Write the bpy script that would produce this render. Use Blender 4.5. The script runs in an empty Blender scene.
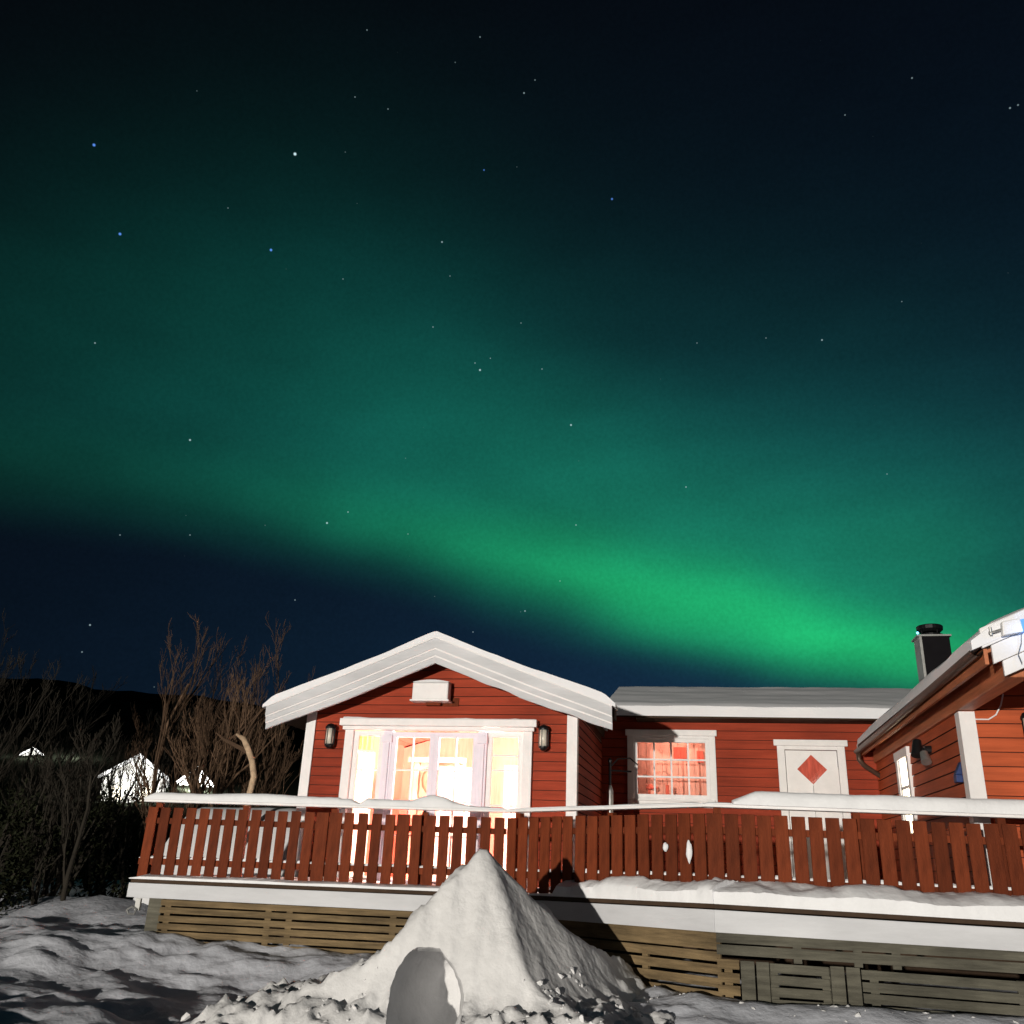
import bpy, bmesh, math, random
from mathutils import Vector, Matrix, noise, Quaternion
R = math.radians
random.seed(7)
S = bpy.context.scene
C = S.collection

# ------------------------------------------------------------------ camera
cam_d = bpy.data.cameras.new('camera'); cam = bpy.data.objects.new('camera', cam_d); C.objects.link(cam)
M3 = Matrix(((0.978916, 0.038504, 0.200602), (0.200652, -0.365128, -0.909076), (0.038243, 0.930161, -0.365156)))
M3 = Matrix(((0.97891586, 0.03850374, 0.20060208), (0.20065201, -0.36512844, -0.90907645), (0.03824268, 0.93016057, -0.36515587)))
EYE = 1.55
cam.matrix_world = Matrix.Translation((0, 0, EYE)) @ M3.to_4x4()
cam_d.sensor_width = 36; cam_d.lens = 888 / 1024 * 36; cam_d.clip_start = 0.1; cam_d.clip_end = 3000
S.camera = cam
S.render.resolution_x = 1024; S.render.resolution_y = 1024

# ------------------------------------------------------------------ light
S.view_settings.view_transform = 'Standard'; S.view_settings.look = 'None'
S.view_settings.exposure = 0; S.view_settings.gamma = 1

LP = Vector((-10.2, -35.0, 2.35))              # yard lamp of the house across the garden, behind the photographer
ld = bpy.data.lights.new('yard_lamp', 'SPOT'); ld.energy = 87000; ld.color = (1.0, 0.93, 0.82)
ld.shadow_soft_size = 0.3; ld.spot_size = R(36); ld.spot_blend = 0.35
lo = bpy.data.objects.new('yard_lamp', ld); C.objects.link(lo); lo.location = LP
lo.rotation_euler = (Vector((0.6, 11, 2.4)) - LP).to_track_quat('-Z', 'Y').to_euler()

def point_light(name, loc, e, col, size=0.1):
    d = bpy.data.lights.new(name, 'POINT'); d.energy = e; d.color = col; d.shadow_soft_size = size
    o = bpy.data.objects.new(name, d); C.objects.link(o); o.location = loc
    return o

# ------------------------------------------------------------------ sky: aurora and stars by direction
W = bpy.data.worlds.new('World'); S.world = W; W.use_nodes = True
nt = W.node_tree; nt.nodes.clear()
def nd(t, **k):
    n = nt.nodes.new(t)
    for a, b in k.items(): setattr(n, a, b)
    return n
def lk(a, b): nt.links.new(a, b)
def mth(op, a, b=None, c=None, clamp=False):
    n = nd('ShaderNodeMath', operation=op); n.use_clamp = clamp
    for i, v in enumerate((a, b, c)):
        if v is None: continue
        if isinstance(v, (int, float)): n.inputs[i].default_value = v
        else: lk(v, n.inputs[i])
    return n.outputs[0]
def mrange(v, a, b, c=0., d=1., smooth=False):
    n = nd('ShaderNodeMapRange', clamp=True)
    if smooth: n.interpolation_type = 'SMOOTHSTEP'
    lk(v, n.inputs[0])
    for i, x in enumerate((a, b, c, d)): n.inputs[i + 1].default_value = x
    return n.outputs[0]
def vscale(col, f):
    n = nd('ShaderNodeVectorMath', operation='SCALE')
    if isinstance(col, tuple): n.inputs[0].default_value = col
    else: lk(col, n.inputs[0])
    if isinstance(f, (int, float)): n.inputs['Scale'].default_value = f
    else: lk(f, n.inputs['Scale'])
    return n.outputs[0]
def vadd(a, b):
    n = nd('ShaderNodeVectorMath', operation='ADD'); lk(a, n.inputs[0]); lk(b, n.inputs[1]); return n.outputs[0]
def ramp(v, pts):
    n = nd('ShaderNodeValToRGB'); n.color_ramp.interpolation = 'B_SPLINE'
    e = n.color_ramp.elements
    while len(e) < len(pts): e.new(0.5)
    for i, (p, x) in enumerate(pts):
        e[i].position = p; e[i].color = (x, x, x, 1)
    lk(v, n.inputs[0]); return n.outputs[0]
tc = nd('ShaderNodeTexCoord'); D = tc.outputs['Generated']
sep = nd('ShaderNodeSeparateXYZ'); lk(D, sep.inputs[0])
az = mth('DEGREES', mth('ARCTAN2', sep.outputs[0], sep.outputs[1]))
az = mth('MINIMUM', mth('MAXIMUM', az, -56.), 34.)
el = mth('DEGREES', mth('ARCSINE', sep.outputs[2]))
edge = mth('ADD', mth('MULTIPLY', mth('ADD', mth('MULTIPLY', mth('ADD', mth('MULTIPLY', az, 1.1203e-4), 2.4133e-3), az), -0.2486352), az), 11.67)
# soft large-scale wander of the curtain
n1 = nd('ShaderNodeTexNoise'); n1.inputs['Scale'].default_value = 3.2; n1.inputs['Detail'].default_value = 2.0
n1.inputs['Roughness'].default_value = 0.55
mp = nd('ShaderNodeMapping'); mp.inputs['Scale'].default_value = (0.8, 0.8, 2.2); lk(D, mp.inputs[0]); lk(mp.outputs[0], n1.inputs[0])
nz = mth('SUBTRACT', n1.outputs[0], 0.5)
s = mth('ADD', mth('SUBTRACT', el, edge), mth('MULTIPLY', nz, 2.2))
azn = mrange(az, -56, 34)
def P(a): return (a + 56) / 90
A = ramp(azn, [(0, 0.02), (P(-42), .03), (P(-30), .06), (P(-20), .24), (P(-12), .50), (P(-5), .78), (P(3), .92), (P(9), 1.05), (P(14), 1.0), (P(19), .48), (P(26), .10), (1, .05)])
B = ramp(azn, [(0, .14), (P(-47), .22), (P(-36), .48), (P(-24), .86), (P(-10), 1.12), (P(2), 1.1), (P(9), .95), (P(16), .72), (P(23), .34), (1, .2)])
rise = mrange(s, -2.4, 4.2, smooth=True)
def gauss(v, m, w):
    q = mth('DIVIDE', mth('SUBTRACT', v, m), w)
    return mth('EXPONENT', mth('MULTIPLY', mth('MULTIPLY', q, q), -1.))
# core centre sits nearer to the edge on the left
cc = mth('SUBTRACT', mrange(az, -35, 2, 1.8, 4.2), mrange(az, 3, 14, 0., 1.6))
q = mth('DIVIDE', mth('SUBTRACT', s, cc), mrange(az, -30, 10, 3.2, 2.5))
core = mth('EXPONENT', mth('MULTIPLY', mth('MULTIPLY', q, q), -1.))
core = mth('ADD', core, mth('MULTIPLY', gauss(s, 8.0, 4.5), 0.26))
low = mth('MULTIPLY', gauss(s, 1.6, 1.7), mth('MULTIPLY', mrange(az, -12, 4), 0.28))
core = mth('ADD', core, low)
wis = mth('ADD', 1.0, mth('MULTIPLY', nz, 0.9))
core = mth('MULTIPLY', mth('MULTIPLY', core, A), mth('MULTIPLY', rise, wis))
broad = mth('MULTIPLY', mth('MULTIPLY', mth('ADD', mth('MULTIPLY', gauss(s, 8.5, 9.5), .56), mth('MULTIPLY', gauss(s, 6., 15.), .34)), B), mth('MULTIPLY', rise, mth('ADD', 1.0, mth('MULTIPLY', nz, 1.3))))
# a second, faint band above the bright one
band = mth('MULTIPLY', mth('MULTIPLY', gauss(s, 13.5, 3.4), ramp(azn, [(0, 0), (P(-25), .15), (P(-10), .5), (P(-2), .6), (P(10), .35), (1, .2)])), 0.5)
navy = mth('MULTIPLY', ramp(mrange(el, 0, 60), [(0, 1.0), (.15, 1.0), (.35, .52), (.55, .20), (.8, .06), (1, .03)]), ramp(azn, [(0, .12), (P(-45), .16), (P(-30), .34), (P(-15), .62), (P(0), 1.0), (1, .9)]))
sky = vscale((.0060, .300, .046), core)
sky = vadd(sky, vscale((.0030, .094, .073), broad))
sky = vadd(sky, vscale((.002, .07, .036), band))
sky = vadd(sky, vscale((.0060, .025, .057), navy))
cst = nd('ShaderNodeCombineXYZ'); 
for i, v in enumerate((.0014, .0018, .0030)): cst.inputs[i].default_value = v
sky = vadd(sky, cst.outputs[0])
STARS = [(-0.54702,0.56248,0.61999,3,'b'),(-0.38379,0.64478,0.66103,3.5,'w'),(-0.54587,0.62107,0.5624,3,'b'),(-0.42225,0.69326,0.58403,3,'b'),(-0.58246,0.66488,0.46762,1.2,'w'),(-0.51785,0.7562,0.39999,2,'w'),(-0.20208,0.7109,0.67364,1.5,'b'),(-0.25383,0.74629,0.61532,1.5,'w'),(-0.07202,0.75307,0.65399,2.2,'b'),(-0.39648,0.85341,0.33838,2,'w'),(-0.37505,0.85752,0.35214,1.2,'w'),(-0.2267,0.83235,0.50577,2.2,'w'),(-0.2315,0.82718,0.51204,1,'w'),(-0.13088,0.88049,0.45565,2,'w'),(-0.13026,0.92638,0.35334,1.2,'w'),(-0.00756,0.92026,0.39124,1.3,'w'),(-0.42897,0.8666,0.25492,1,'w'),(-0.60182,0.77184,0.20514,1.5,'w'),(-0.60657,0.7748,0.17821,1,'w'),(-0.15301,0.66874,0.72758,1.2,'w'),(-0.14071,0.66224,0.73597,0.8,'w'),(-0.29539,0.58994,0.75147,0.8,'w'),(-0.31817,0.62883,0.70946,0.8,'w'),(-0.28891,0.6462,0.70636,0.8,'w'),(-0.18973,0.62269,0.75912,0.9,'w'),(0.21584,0.68375,0.69706,1,'w'),(0.15867,0.70918,0.68695,0.8,'w'),(0.138,0.84365,0.51885,1.5,'w'),(-0.17848,0.8151,0.55114,0.8,'w'),(-0.15919,0.84568,0.50939,1,'w'),(-0.24947,0.76951,0.5879,0.8,'w'),(-0.27276,0.79501,0.54181,1,'w'),(-0.35844,0.73732,0.57261,0.8,'w'),(0.19739,0.90043,0.38764,0.8,'w'),(-0.24632,0.94016,0.23541,0.9,'w'),(-0.18937,0.94675,0.26037,1.4,'w'),(-0.15001,0.94407,0.29363,0.9,'w'),(0.08215,0.84554,0.52755,0.8,'w'),(0.01027,0.84827,0.52947,0.8,'w'),(-0.31396,0.88828,0.33524,0.8,'w'),(-0.57959,0.75906,0.29649,0.9,'w'),(-0.52307,0.79488,0.30751,0.9,'w'),(0.29664,0.69355,0.6565,1.2,'w'),(-0.45323,0.65191,0.60795,0.7,'w'),(0.30258,0.69101,0.65647,1,'w')]
for x, y, z, m, k in STARS:
    n = nd('ShaderNodeVectorMath', operation='DISTANCE'); lk(D, n.inputs[0]); n.inputs[1].default_value = Vector((x, y, z)).normalized()
    r = 0.00066 + 0.00037 * m
    f = mth('POWER', mth('SUBTRACT', 1.0, mth('DIVIDE', n.outputs['Value'], r), clamp=True), 1.2)
    col = (.12, .32, 1.0) if k == 'b' else (.62, .85, .9)
    g = 0.46 * m
    sky = vadd(sky, vscale(tuple(c * g for c in col), f))
vo = nd('ShaderNodeTexVoronoi'); vo.inputs['Scale'].default_value = 42; lk(D, vo.inputs['Vector'])
f = mth('SUBTRACT', 1.0, mth('DIVIDE', vo.outputs['Distance'], 0.035), clamp=True)
sc = nd('ShaderNodeSeparateColor'); lk(vo.outputs['Color'], sc.inputs[0])
f = mth('MULTIPLY', f, mth('MULTIPLY', mth('POWER', sc.outputs[0], 8.0), 0.55))
sky = vadd(sky, vscale((.6, .85, .9), f))
n3 = nd('ShaderNodeTexNoise'); n3.inputs['Scale'].default_value = 260.0; n3.inputs['Detail'].default_value = 2.0; lk(D, n3.inputs[0])
n4 = nd('ShaderNodeTexNoise'); n4.inputs['Scale'].default_value = 14.0; n4.inputs['Detail'].default_value = 3.0; lk(mp.outputs[0], n4.inputs[0])
sky = vscale(sky, mth('ADD', mth('ADD', 1.0, mth('MULTIPLY', mth('SUBTRACT', n3.outputs[0], .5), .34)), mth('MULTIPLY', mth('SUBTRACT', n4.outputs[0], .5), .22)))
bg = nd('ShaderNodeBackground'); bg.inputs['Strength'].default_value = 1.0; lk(sky, bg.inputs['Color'])
wo = nd('ShaderNodeOutputWorld'); lk(bg.outputs[0], wo.inputs[0])

# ------------------------------------------------------------------ materials
def new_mat(name):
    m = bpy.data.materials.new(name); m.use_nodes = True
    return m, m.node_tree, m.node_tree.nodes['Principled BSDF']
def mat(name, col, rough=0.7, var=0.12, vscale_=6.0, bump=0.0, bscale=40., metal=0.0, stretch=(1, 1, 1), col2=None, spec=0.3, detail=5.):
    m, t, b = new_mat(name)
    b.inputs['Roughness'].default_value = rough; b.inputs['Metallic'].default_value = metal
    b.inputs['Specular IOR Level'].default_value = spec
    c = t.nodes.new('ShaderNodeTexCoord'); mp = t.nodes.new('ShaderNodeMapping'); mp.inputs['Scale'].default_value = stretch
    t.links.new(c.outputs['Object'], mp.inputs[0])
    n = t.nodes.new('ShaderNodeTexNoise'); n.inputs['Scale'].default_value = vscale_; n.inputs['Detail'].default_value = detail
    n.inputs['Roughness'].default_value = 0.65
    t.links.new(mp.outputs[0], n.inputs[0])
    cr = t.nodes.new('ShaderNodeValToRGB'); cr.color_ramp.elements[0].position = 0.3; cr.color_ramp.elements[1].position = 0.72
    c2 = col2 if col2 else tuple(min(1, x * (1 + var)) for x in col)
    c1 = tuple(x * (1 - var) for x in col)
    cr.color_ramp.elements[0].color = (*c1, 1); cr.color_ramp.elements[1].color = (*c2, 1)
    t.links.new(n.outputs[0], cr.inputs[0]); t.links.new(cr.outputs[0], b.inputs['Base Color'])
    if bump:
        n2 = t.nodes.new('ShaderNodeTexNoise'); n2.inputs['Scale'].default_value = bscale; n2.inputs['Detail'].default_value = 4
        t.links.new(mp.outputs[0], n2.inputs[0])
        bp = t.nodes.new('ShaderNodeBump'); bp.inputs['Strength'].default_value = bump; bp.inputs['Distance'].default_value = 0.02
        t.links.new(n2.outputs[0], bp.inputs['Height']); t.links.new(bp.outputs[0], b.inputs['Normal'])
    return m
def per_object(m, lo=.72, hi=1.3):
    t = m.node_tree; b = t.nodes['Principled BSDF']; src = b.inputs['Base Color'].links[0].from_socket
    oi = t.nodes.new('ShaderNodeObjectInfo'); mr = t.nodes.new('ShaderNodeMapRange'); mr.inputs[3].default_value = lo; mr.inputs[4].default_value = hi
    t.links.new(oi.outputs['Random'], mr.inputs[0])
    v = t.nodes.new('ShaderNodeVectorMath'); v.operation = 'SCALE'; t.links.new(src, v.inputs[0]); t.links.new(mr.outputs[0], v.inputs['Scale']); t.links.new(v.outputs[0], b.inputs['Base Color'])
def worn(m, amount=.35, sc=.9):
    """broad faded and damp patches in the paint itself"""
    t = m.node_tree; b = t.nodes['Principled BSDF']; src = b.inputs['Base Color'].links[0].from_socket
    tc_ = t.nodes.new('ShaderNodeTexCoord'); n = t.nodes.new('ShaderNodeTexNoise'); n.inputs['Scale'].default_value = sc; n.inputs['Detail'].default_value = 4
    t.links.new(tc_.outputs['Object'], n.inputs[0]); mr = t.nodes.new('ShaderNodeMapRange'); mr.inputs[1].default_value = .3; mr.inputs[2].default_value = .7
    mr.inputs[3].default_value = 1 - amount; mr.inputs[4].default_value = 1 + amount; t.links.new(n.outputs[0], mr.inputs[0])
    v = t.nodes.new('ShaderNodeVectorMath'); v.operation = 'SCALE'; t.links.new(src, v.inputs[0]); t.links.new(mr.outputs[0], v.inputs['Scale']); t.links.new(v.outputs[0], b.inputs['Base Color'])
def emis(name, col, st):
    m, t, b = new_mat(name)
    b.inputs['Base Color'].default_value = (*col, 1); b.inputs['Emission Color'].default_value = (*col, 1); b.inputs['Emission Strength'].default_value = st
    return m
MT = {}
MT['red'] = mat('red_clapboard_paint', (.305, .046, .021), .6, .22, 3., .25, 60., stretch=(.35, .35, 6), spec=.12)
MT['red2'] = mat('orange_red_clapboard_paint', (.46, .095, .036), .6, .2, 3., .25, 60., stretch=(.35, .35, 6), spec=.12)
MT['joint'] = mat('shaded_board_joint', (.075, .018, .012), .9, .2, 5.)  # shade in the gaps between boards, painted as a dark colour
MT['navybox'] = mat('dark_blue_paint', (.02, .04, .14), .5, .2, 5.)
MT['picket'] = mat('brown_red_stain', (.138, .029, .010), .7, .35, 7., .35, 50., stretch=(3, 3, .5), spec=.12)
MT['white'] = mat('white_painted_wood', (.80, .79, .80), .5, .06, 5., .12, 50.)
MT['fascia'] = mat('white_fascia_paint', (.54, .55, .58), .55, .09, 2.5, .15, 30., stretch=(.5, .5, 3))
MT['lilac'] = mat('pale_lilac_frame_paint', (.78, .73, .83), .5, .05, 5.)
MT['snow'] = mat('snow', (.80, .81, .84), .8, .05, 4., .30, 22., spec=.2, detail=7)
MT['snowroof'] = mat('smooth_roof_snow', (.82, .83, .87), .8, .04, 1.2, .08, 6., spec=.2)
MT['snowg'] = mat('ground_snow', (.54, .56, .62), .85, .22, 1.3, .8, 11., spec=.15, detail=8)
MT['snowm'] = mat('packed_mound_snow', (.64, .64, .65), .8, .12, 2.2, .8, 12., spec=.15, detail=8)
MT['slat'] = mat('weathered_green_brown_wood', (.150, .106, .055), .85, .5, 4., .5, 40., stretch=(.5, .5, 6))
MT['slatg'] = mat('weathered_grey_wood', (.095, .09, .07), .85, .4, 4., .5, 40., stretch=(.5, .5, 6))
MT['deckw'] = mat('dark_deck_board', (.05, .03, .018), .85, .3, 5.)
MT['dark'] = mat('dark_metal', (.02, .02, .022), .4, .2, 8., metal=.6)
MT['chim'] = mat('black_chimney_cladding', (.007, .006, .008), .7, .2, 6., spec=.1)
MT['galv'] = mat('galvanised_metal', (.45, .45, .44), .45, .2, 10., metal=.8)
MT['gutter'] = mat('brown_gutter_metal', (.09, .055, .04), .4, .2, 8., metal=.3)
MT['soffit'] = mat('oiled_soffit_wood', (.46, .155, .07), .5, .3, 4., .2, 40., stretch=(5, .4, 5))
MT['inwood'] = mat('warm_pine_panel', (.78, .34, .26), .6, .2, 3., .1, 30., stretch=(6, 1, .6))
MT['pinkpanel'] = mat('rosy_wall_panel', (.66, .30, .22), .7, .22, 2.5, .1, 30., stretch=(4, 1, .5))
MT['infloor'] = mat('interior_floor_wood', (.45, .25, .12), .6, .2, 4.)
MT['curtain'] = mat('sheer_curtain_cloth', (.85, .80, .72), .9, .05, 9.)
MT['redcurtain'] = mat('red_curtain_cloth', (.60, .11, .07), .9, .35, 5., stretch=(5, 5, .6))
MT['bark'] = mat('brown_birch_bark', (.15, .09, .055), .85, .4, 8., .4, 30.)
MT['palebark'] = mat('pale_peeling_bark', (.50, .36, .24), .85, .4, 8., .4, 30.)
MT['twig'] = mat('thin_brown_twigs', (.085, .05, .03), .9, .3, 4.)
MT['dimtwig'] = mat('dark_twigs', (.022, .018, .013), .9, .3, 4.)
MT['leaf'] = mat('dark_evergreen_leaf', (.014, .016, .008), .8, .7, 3., spec=.08)
MT['hill'] = mat('forested_hill', (.012, .014, .010), .95, .5, .12, spec=0.)
MT['blue'] = mat('blue_plastic', (.06, .22, .65), .4, .1, 8.)
MT['blueglow'] = emis('blue_led_panel', (.10, .30, .85), .55)
MT['cyanglow'] = emis('cyan_indicator', (.2, .7, 1.), 3.)
MT['glow_w'] = emis('lit_window', (1., .88, .62), 6.)
MT['far_w'] = emis('far_lit_window', (1., .9, .72), 3.)
MT['farwhite'] = mat('far_white_wall', (.85, .85, .82), .8, .08, .5)
MT['lampglass'] = mat('frosted_lamp_glass', (.62, .58, .50), .25, .1, 9., spec=.6)
def glass():
    m, t, b = new_mat('window_glass'); t.nodes.remove(b)
    o = t.nodes['Material Output']; mx = t.nodes.new('ShaderNodeMixShader'); tr = t.nodes.new('ShaderNodeBsdfTransparent')
    gl = t.nodes.new('ShaderNodeBsdfGlossy'); gl.inputs['Roughness'].default_value = .03
    mx.inputs[0].default_value = .06
    t.links.new(tr.outputs[0], mx.inputs[1]); t.links.new(gl.outputs[0], mx.inputs[2]); t.links.new(mx.outputs[0], o.inputs[0])
    return m
MT['glass'] = glass()
def sheer(name, col):
    m, t, b = new_mat(name); o = t.nodes['Material Output']
    b.inputs['Base Color'].default_value = (*col, 1); b.inputs['Roughness'].default_value = .9
    tl = t.nodes.new('ShaderNodeBsdfTranslucent'); tl.inputs[0].default_value = (*col, 1)
    mx = t.nodes.new('ShaderNodeMixShader'); mx.inputs[0].default_value = .55
    t.links.new(b.outputs[0], mx.inputs[1]); t.links.new(tl.outputs[0], mx.inputs[2]); t.links.new(mx.outputs[0], o.inputs[0])
    return m
MT['sheer'] = sheer('white_sheer_curtain', (.92, .88, .80))
MT['goldsheer'] = sheer('golden_curtain', (.9, .62, .26))
MT['redsheer'] = sheer('red_translucent_curtain', (.78, .30, .24))

per_object(MT['picket']); worn(MT['red'], .22); worn(MT['red2'], .2); worn(MT['slat'], .45, 1.4); worn(MT['slatg'], .4, 1.6); worn(MT['fascia'], .10, .7)
# ------------------------------------------------------------------ helpers
OFF = {}
class MB:
    def __init__(s): s.v = []; s.f = []; s.dark = []
    def vert(s, *p): s.v.append(Vector(p)); return len(s.v) - 1
    def quad(s, *ps):
        i = len(s.v); s.v += [Vector(p) for p in ps]; s.f.append(tuple(range(i, i + len(ps)))); return s
    def hexa(s, p):                      # 8 points: bottom loop 0-3, top loop 4-7
        i = len(s.v); s.v += [Vector(x) for x in p]
        for f in ((3, 2, 1, 0), (4, 5, 6, 7), (0, 1, 5, 4), (1, 2, 6, 5), (2, 3, 7, 6), (3, 0, 4, 7)): s.f.append(tuple(i + k for k in f))
        return s
    def box(s, x0, x1, y0, y1, z0, z1):
        return s.hexa([(x0, y0, z0), (x1, y0, z0), (x1, y1, z0), (x0, y1, z0), (x0, y0, z1), (x1, y0, z1), (x1, y1, z1), (x0, y1, z1)])
    def beam(s, a, b, w, za0, za1, zb0=None, zb1=None, off=0.0):
        """board between plan points a and b, thickness w behind the line, own heights at each end"""
        if zb0 is None: zb0, zb1 = za0, za1
        a = Vector(a); b = Vector(b); d = (b - a).normalized(); n = Vector((-d.y, d.x))
        a0 = a + n * off; b0 = b + n * off; a1 = a0 + n * w; b1 = b0 + n * w
        return s.hexa([(a0.x, a0.y, za0), (b0.x, b0.y, zb0), (b1.x, b1.y, zb0), (a1.x, a1.y, za0), (a0.x, a0.y, za1), (b0.x, b0.y, zb1), (b1.x, b1.y, zb1), (a1.x, a1.y, za1)])
    def tube(s, pts, rads, n=8, cap=True):
        pts = [Vector(p) for p in pts]; rings = []
        up = Vector((0, 0, 1)); prev = None
        for i, p in enumerate(pts):
            d = (pts[min(i + 1, len(pts) - 1)] - pts[max(i - 1, 0)]).normalized()
            if prev is None:
                a = d.cross(up); 
                if a.length < .05: a = d.cross(Vector((1, 0, 0)))
            else: a = prev - d * prev.dot(d)
            a.normalize(); prev = a; b = d.cross(a)
            r = rads[i] if hasattr(rads, '__len__') else rads
            i0 = len(s.v)
            for k in range(n):
                t = 2 * math.pi * k / n; s.v.append(p + (a * math.cos(t) + b * math.sin(t)) * r)
            rings.append(i0)
        for i in range(len(rings) - 1):
            for k in range(n): s.f.append((rings[i] + k, rings[i] + (k + 1) % n, rings[i + 1] + (k + 1) % n, rings[i + 1] + k))
        if cap:
            s.f.append(tuple(rings[0] + k for k in reversed(range(n)))); s.f.append(tuple(rings[-1] + k for k in range(n)))
        return s
    def lathe(s, c, prof, n=16):
        rings = []
        for r, z in prof:
            i0 = len(s.v)
            for k in range(n):
                t = 2 * math.pi * k / n; s.v.append(Vector((c[0] + r * math.cos(t), c[1] + r * math.sin(t), c[2] + z)))
            rings.append(i0)
        for i in range(len(rings) - 1):
            for k in range(n): s.f.append((rings[i] + k, rings[i] + (k + 1) % n, rings[i + 1] + (k + 1) % n, rings[i + 1] + k))
        s.f.append(tuple(rings[0] + k for k in reversed(range(n)))); s.f.append(tuple(rings[-1] + k for k in range(n)))
        return s
    def prism(s, prof, y0, y1):          # outline in xz pushed along y
        i = len(s.v); n = len(prof)
        for y in (y0, y1):
            for x, z in prof: s.v.append(Vector((x, y, z)))
        s.f.append(tuple(i + k for k in range(n))); s.f.append(tuple(i + n + k for k in reversed(range(n))))
        for k in range(n): s.f.append((i + k, i + n + k, i + n + (k + 1) % n, i + (k + 1) % n))
        return s
    def mesh(s, name, off=Vector((0, 0, 0)), smooth=False, recalc=True):
        me = bpy.data.meshes.new(name); me.from_pydata([v - off for v in s.v], [], s.f)
        if recalc:
            bm = bmesh.new(); bm.from_mesh(me); bmesh.ops.recalc_face_normals(bm, faces=bm.faces); bm.to_mesh(me); bm.free()
        if smooth: me.polygons.foreach_set('use_smooth', [True] * len(me.polygons))
        me.update(); return me
    def build(s, name, m, parent=None, smooth=False, bevel=0., recalc=True):
        off = OFF.get(parent.name, Vector((0, 0, 0))) if parent else (s.base() if False else Vector((0, 0, 0)))
        if parent is None:
            xs = [v.x for v in s.v]; ys = [v.y for v in s.v]; zs = [v.z for v in s.v]
            off = Vector(((min(xs) + max(xs)) / 2, (min(ys) + max(ys)) / 2, min(zs)))
        o = bpy.data.objects.new(name, s.mesh(name, off, smooth, recalc)); C.objects.link(o)
        o.data.materials.append(m if not isinstance(m, str) else MT[m])
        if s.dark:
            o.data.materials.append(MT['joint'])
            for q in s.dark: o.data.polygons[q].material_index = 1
        if parent: o.parent = parent
        else: o.location = off
        OFF[o.name] = off
        if bevel:
            b = o.modifiers.new('bevel', 'BEVEL'); b.width = bevel; b.segments = 2; b.limit_method = 'ANGLE'
        return o
def thing(name, label, cat, loc=(0, 0, 0), group=None):
    o = bpy.data.objects.new(name, None); C.objects.link(o); o.location = loc; o.empty_display_size = .2
    o['label'] = label; o['category'] = cat
    if group: o['group'] = group
    OFF[o.name] = Vector(loc); return o
def tag(o, label=None, cat=None, group=None, kind=None):
    if label: o['label'] = label
    if cat: o['category'] = cat
    if group: o['group'] = group
    if kind: o['kind'] = kind
    return o
def fbm(x, y, z=0., o=4): return noise.fractal(Vector((x, y, z)), 1.0, 2.0, o)
def sstep(a, b, x):
    t = max(0., min(1., (x - a) / (b - a))); return t * t * (3 - 2 * t)

# ------------------------------------------------------------------ ground
DECK = [(-6.53, 9.96), (-2.03, 10.41), (0.04, 8.96), (6.5, 9.08)]
def deck_y(x):
    for (x0, y0), (x1, y1) in zip(DECK, DECK[1:]):
        if x <= x1: return y0 + (y1 - y0) * (x - x0) / (x1 - x0)
    return DECK[-1][1]
def ground_z(x, y):
    r = math.hypot(x, y)
    z = 0.12
    dy = y - deck_y(max(-6.6, min(6.5, x)))
    z += 0.30 * sstep(-1.6, -.1, dy)                              # snow shovelled against the deck
    z += 0.10 * sstep(-4, -7, x) + .05
    near = 1 - sstep(14, 30, r)
    if near > 0 and y > 0:
        a = .11 * fbm(x * .8 + 3, y * 1.3, 1.3, 3) + .055 * fbm(x * 2.0 + y * .9, y * 2.6 - x * .8, 4.1, 3) + .022 * abs(fbm(x * 5 + y * 2, y * 7, 7.7, 3))
        rightside = sstep(-.8, .4, x)
        a = a * (1 - .5 * rightside)
        z += a * near
        z += (.06 * sstep(-.45, -.1, dy) * rightside) - .03 * rightside
    z += (.20 + .18 * fbm(x * .8, 5.5, 2, 3)) * math.exp(-((y - 3.2) / .8) ** 2) * sstep(-4.2, -5.8, x) * sstep(-16, -12, x)  # unseen snow ridge, added to throw broken shade over the left foreground
    if y > 11 and x < -6: z += .25 * sstep(11, 13, y) - .5 * sstep(12, 16, y)
    back = sstep(20, 60, r) * (1 if y > 0 else 0)
    z += back * 1.5 - (.6 * back if x > 0 else 0)
    return z
def axis(lo, hi, step, far):
    a = []; x = lo
    while x <= hi: a.append(x); x += step
    g = step
    while a[-1] < far: g *= 1.28; a.append(a[-1] + g)
    g = step
    while a[0] > -far: g *= 1.28; a.insert(0, a[0] - g)
    return a
gx = axis(-9.5, 3.6, .055, 900); gy = axis(5.2, 11.2, .05, 900)
gy = [y for y in gy if y < 1.5 or y > 5.15] + [1.5 + .2 * i for i in range(18)]; gy.sort()
g = MB(); nx = len(gx)
for y in gy:
    for x in gx: g.v.append(Vector((x, y, ground_z(x, y))))
for j in range(len(gy) - 1):
    for i in range(nx - 1):
        k = j * nx + i; g.f.append((k, k + 1, k + nx + 1, k + nx))
go = g.build('ground', 'snowg', None, smooth=True, recalc=False); tag(go, kind='structure')

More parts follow.
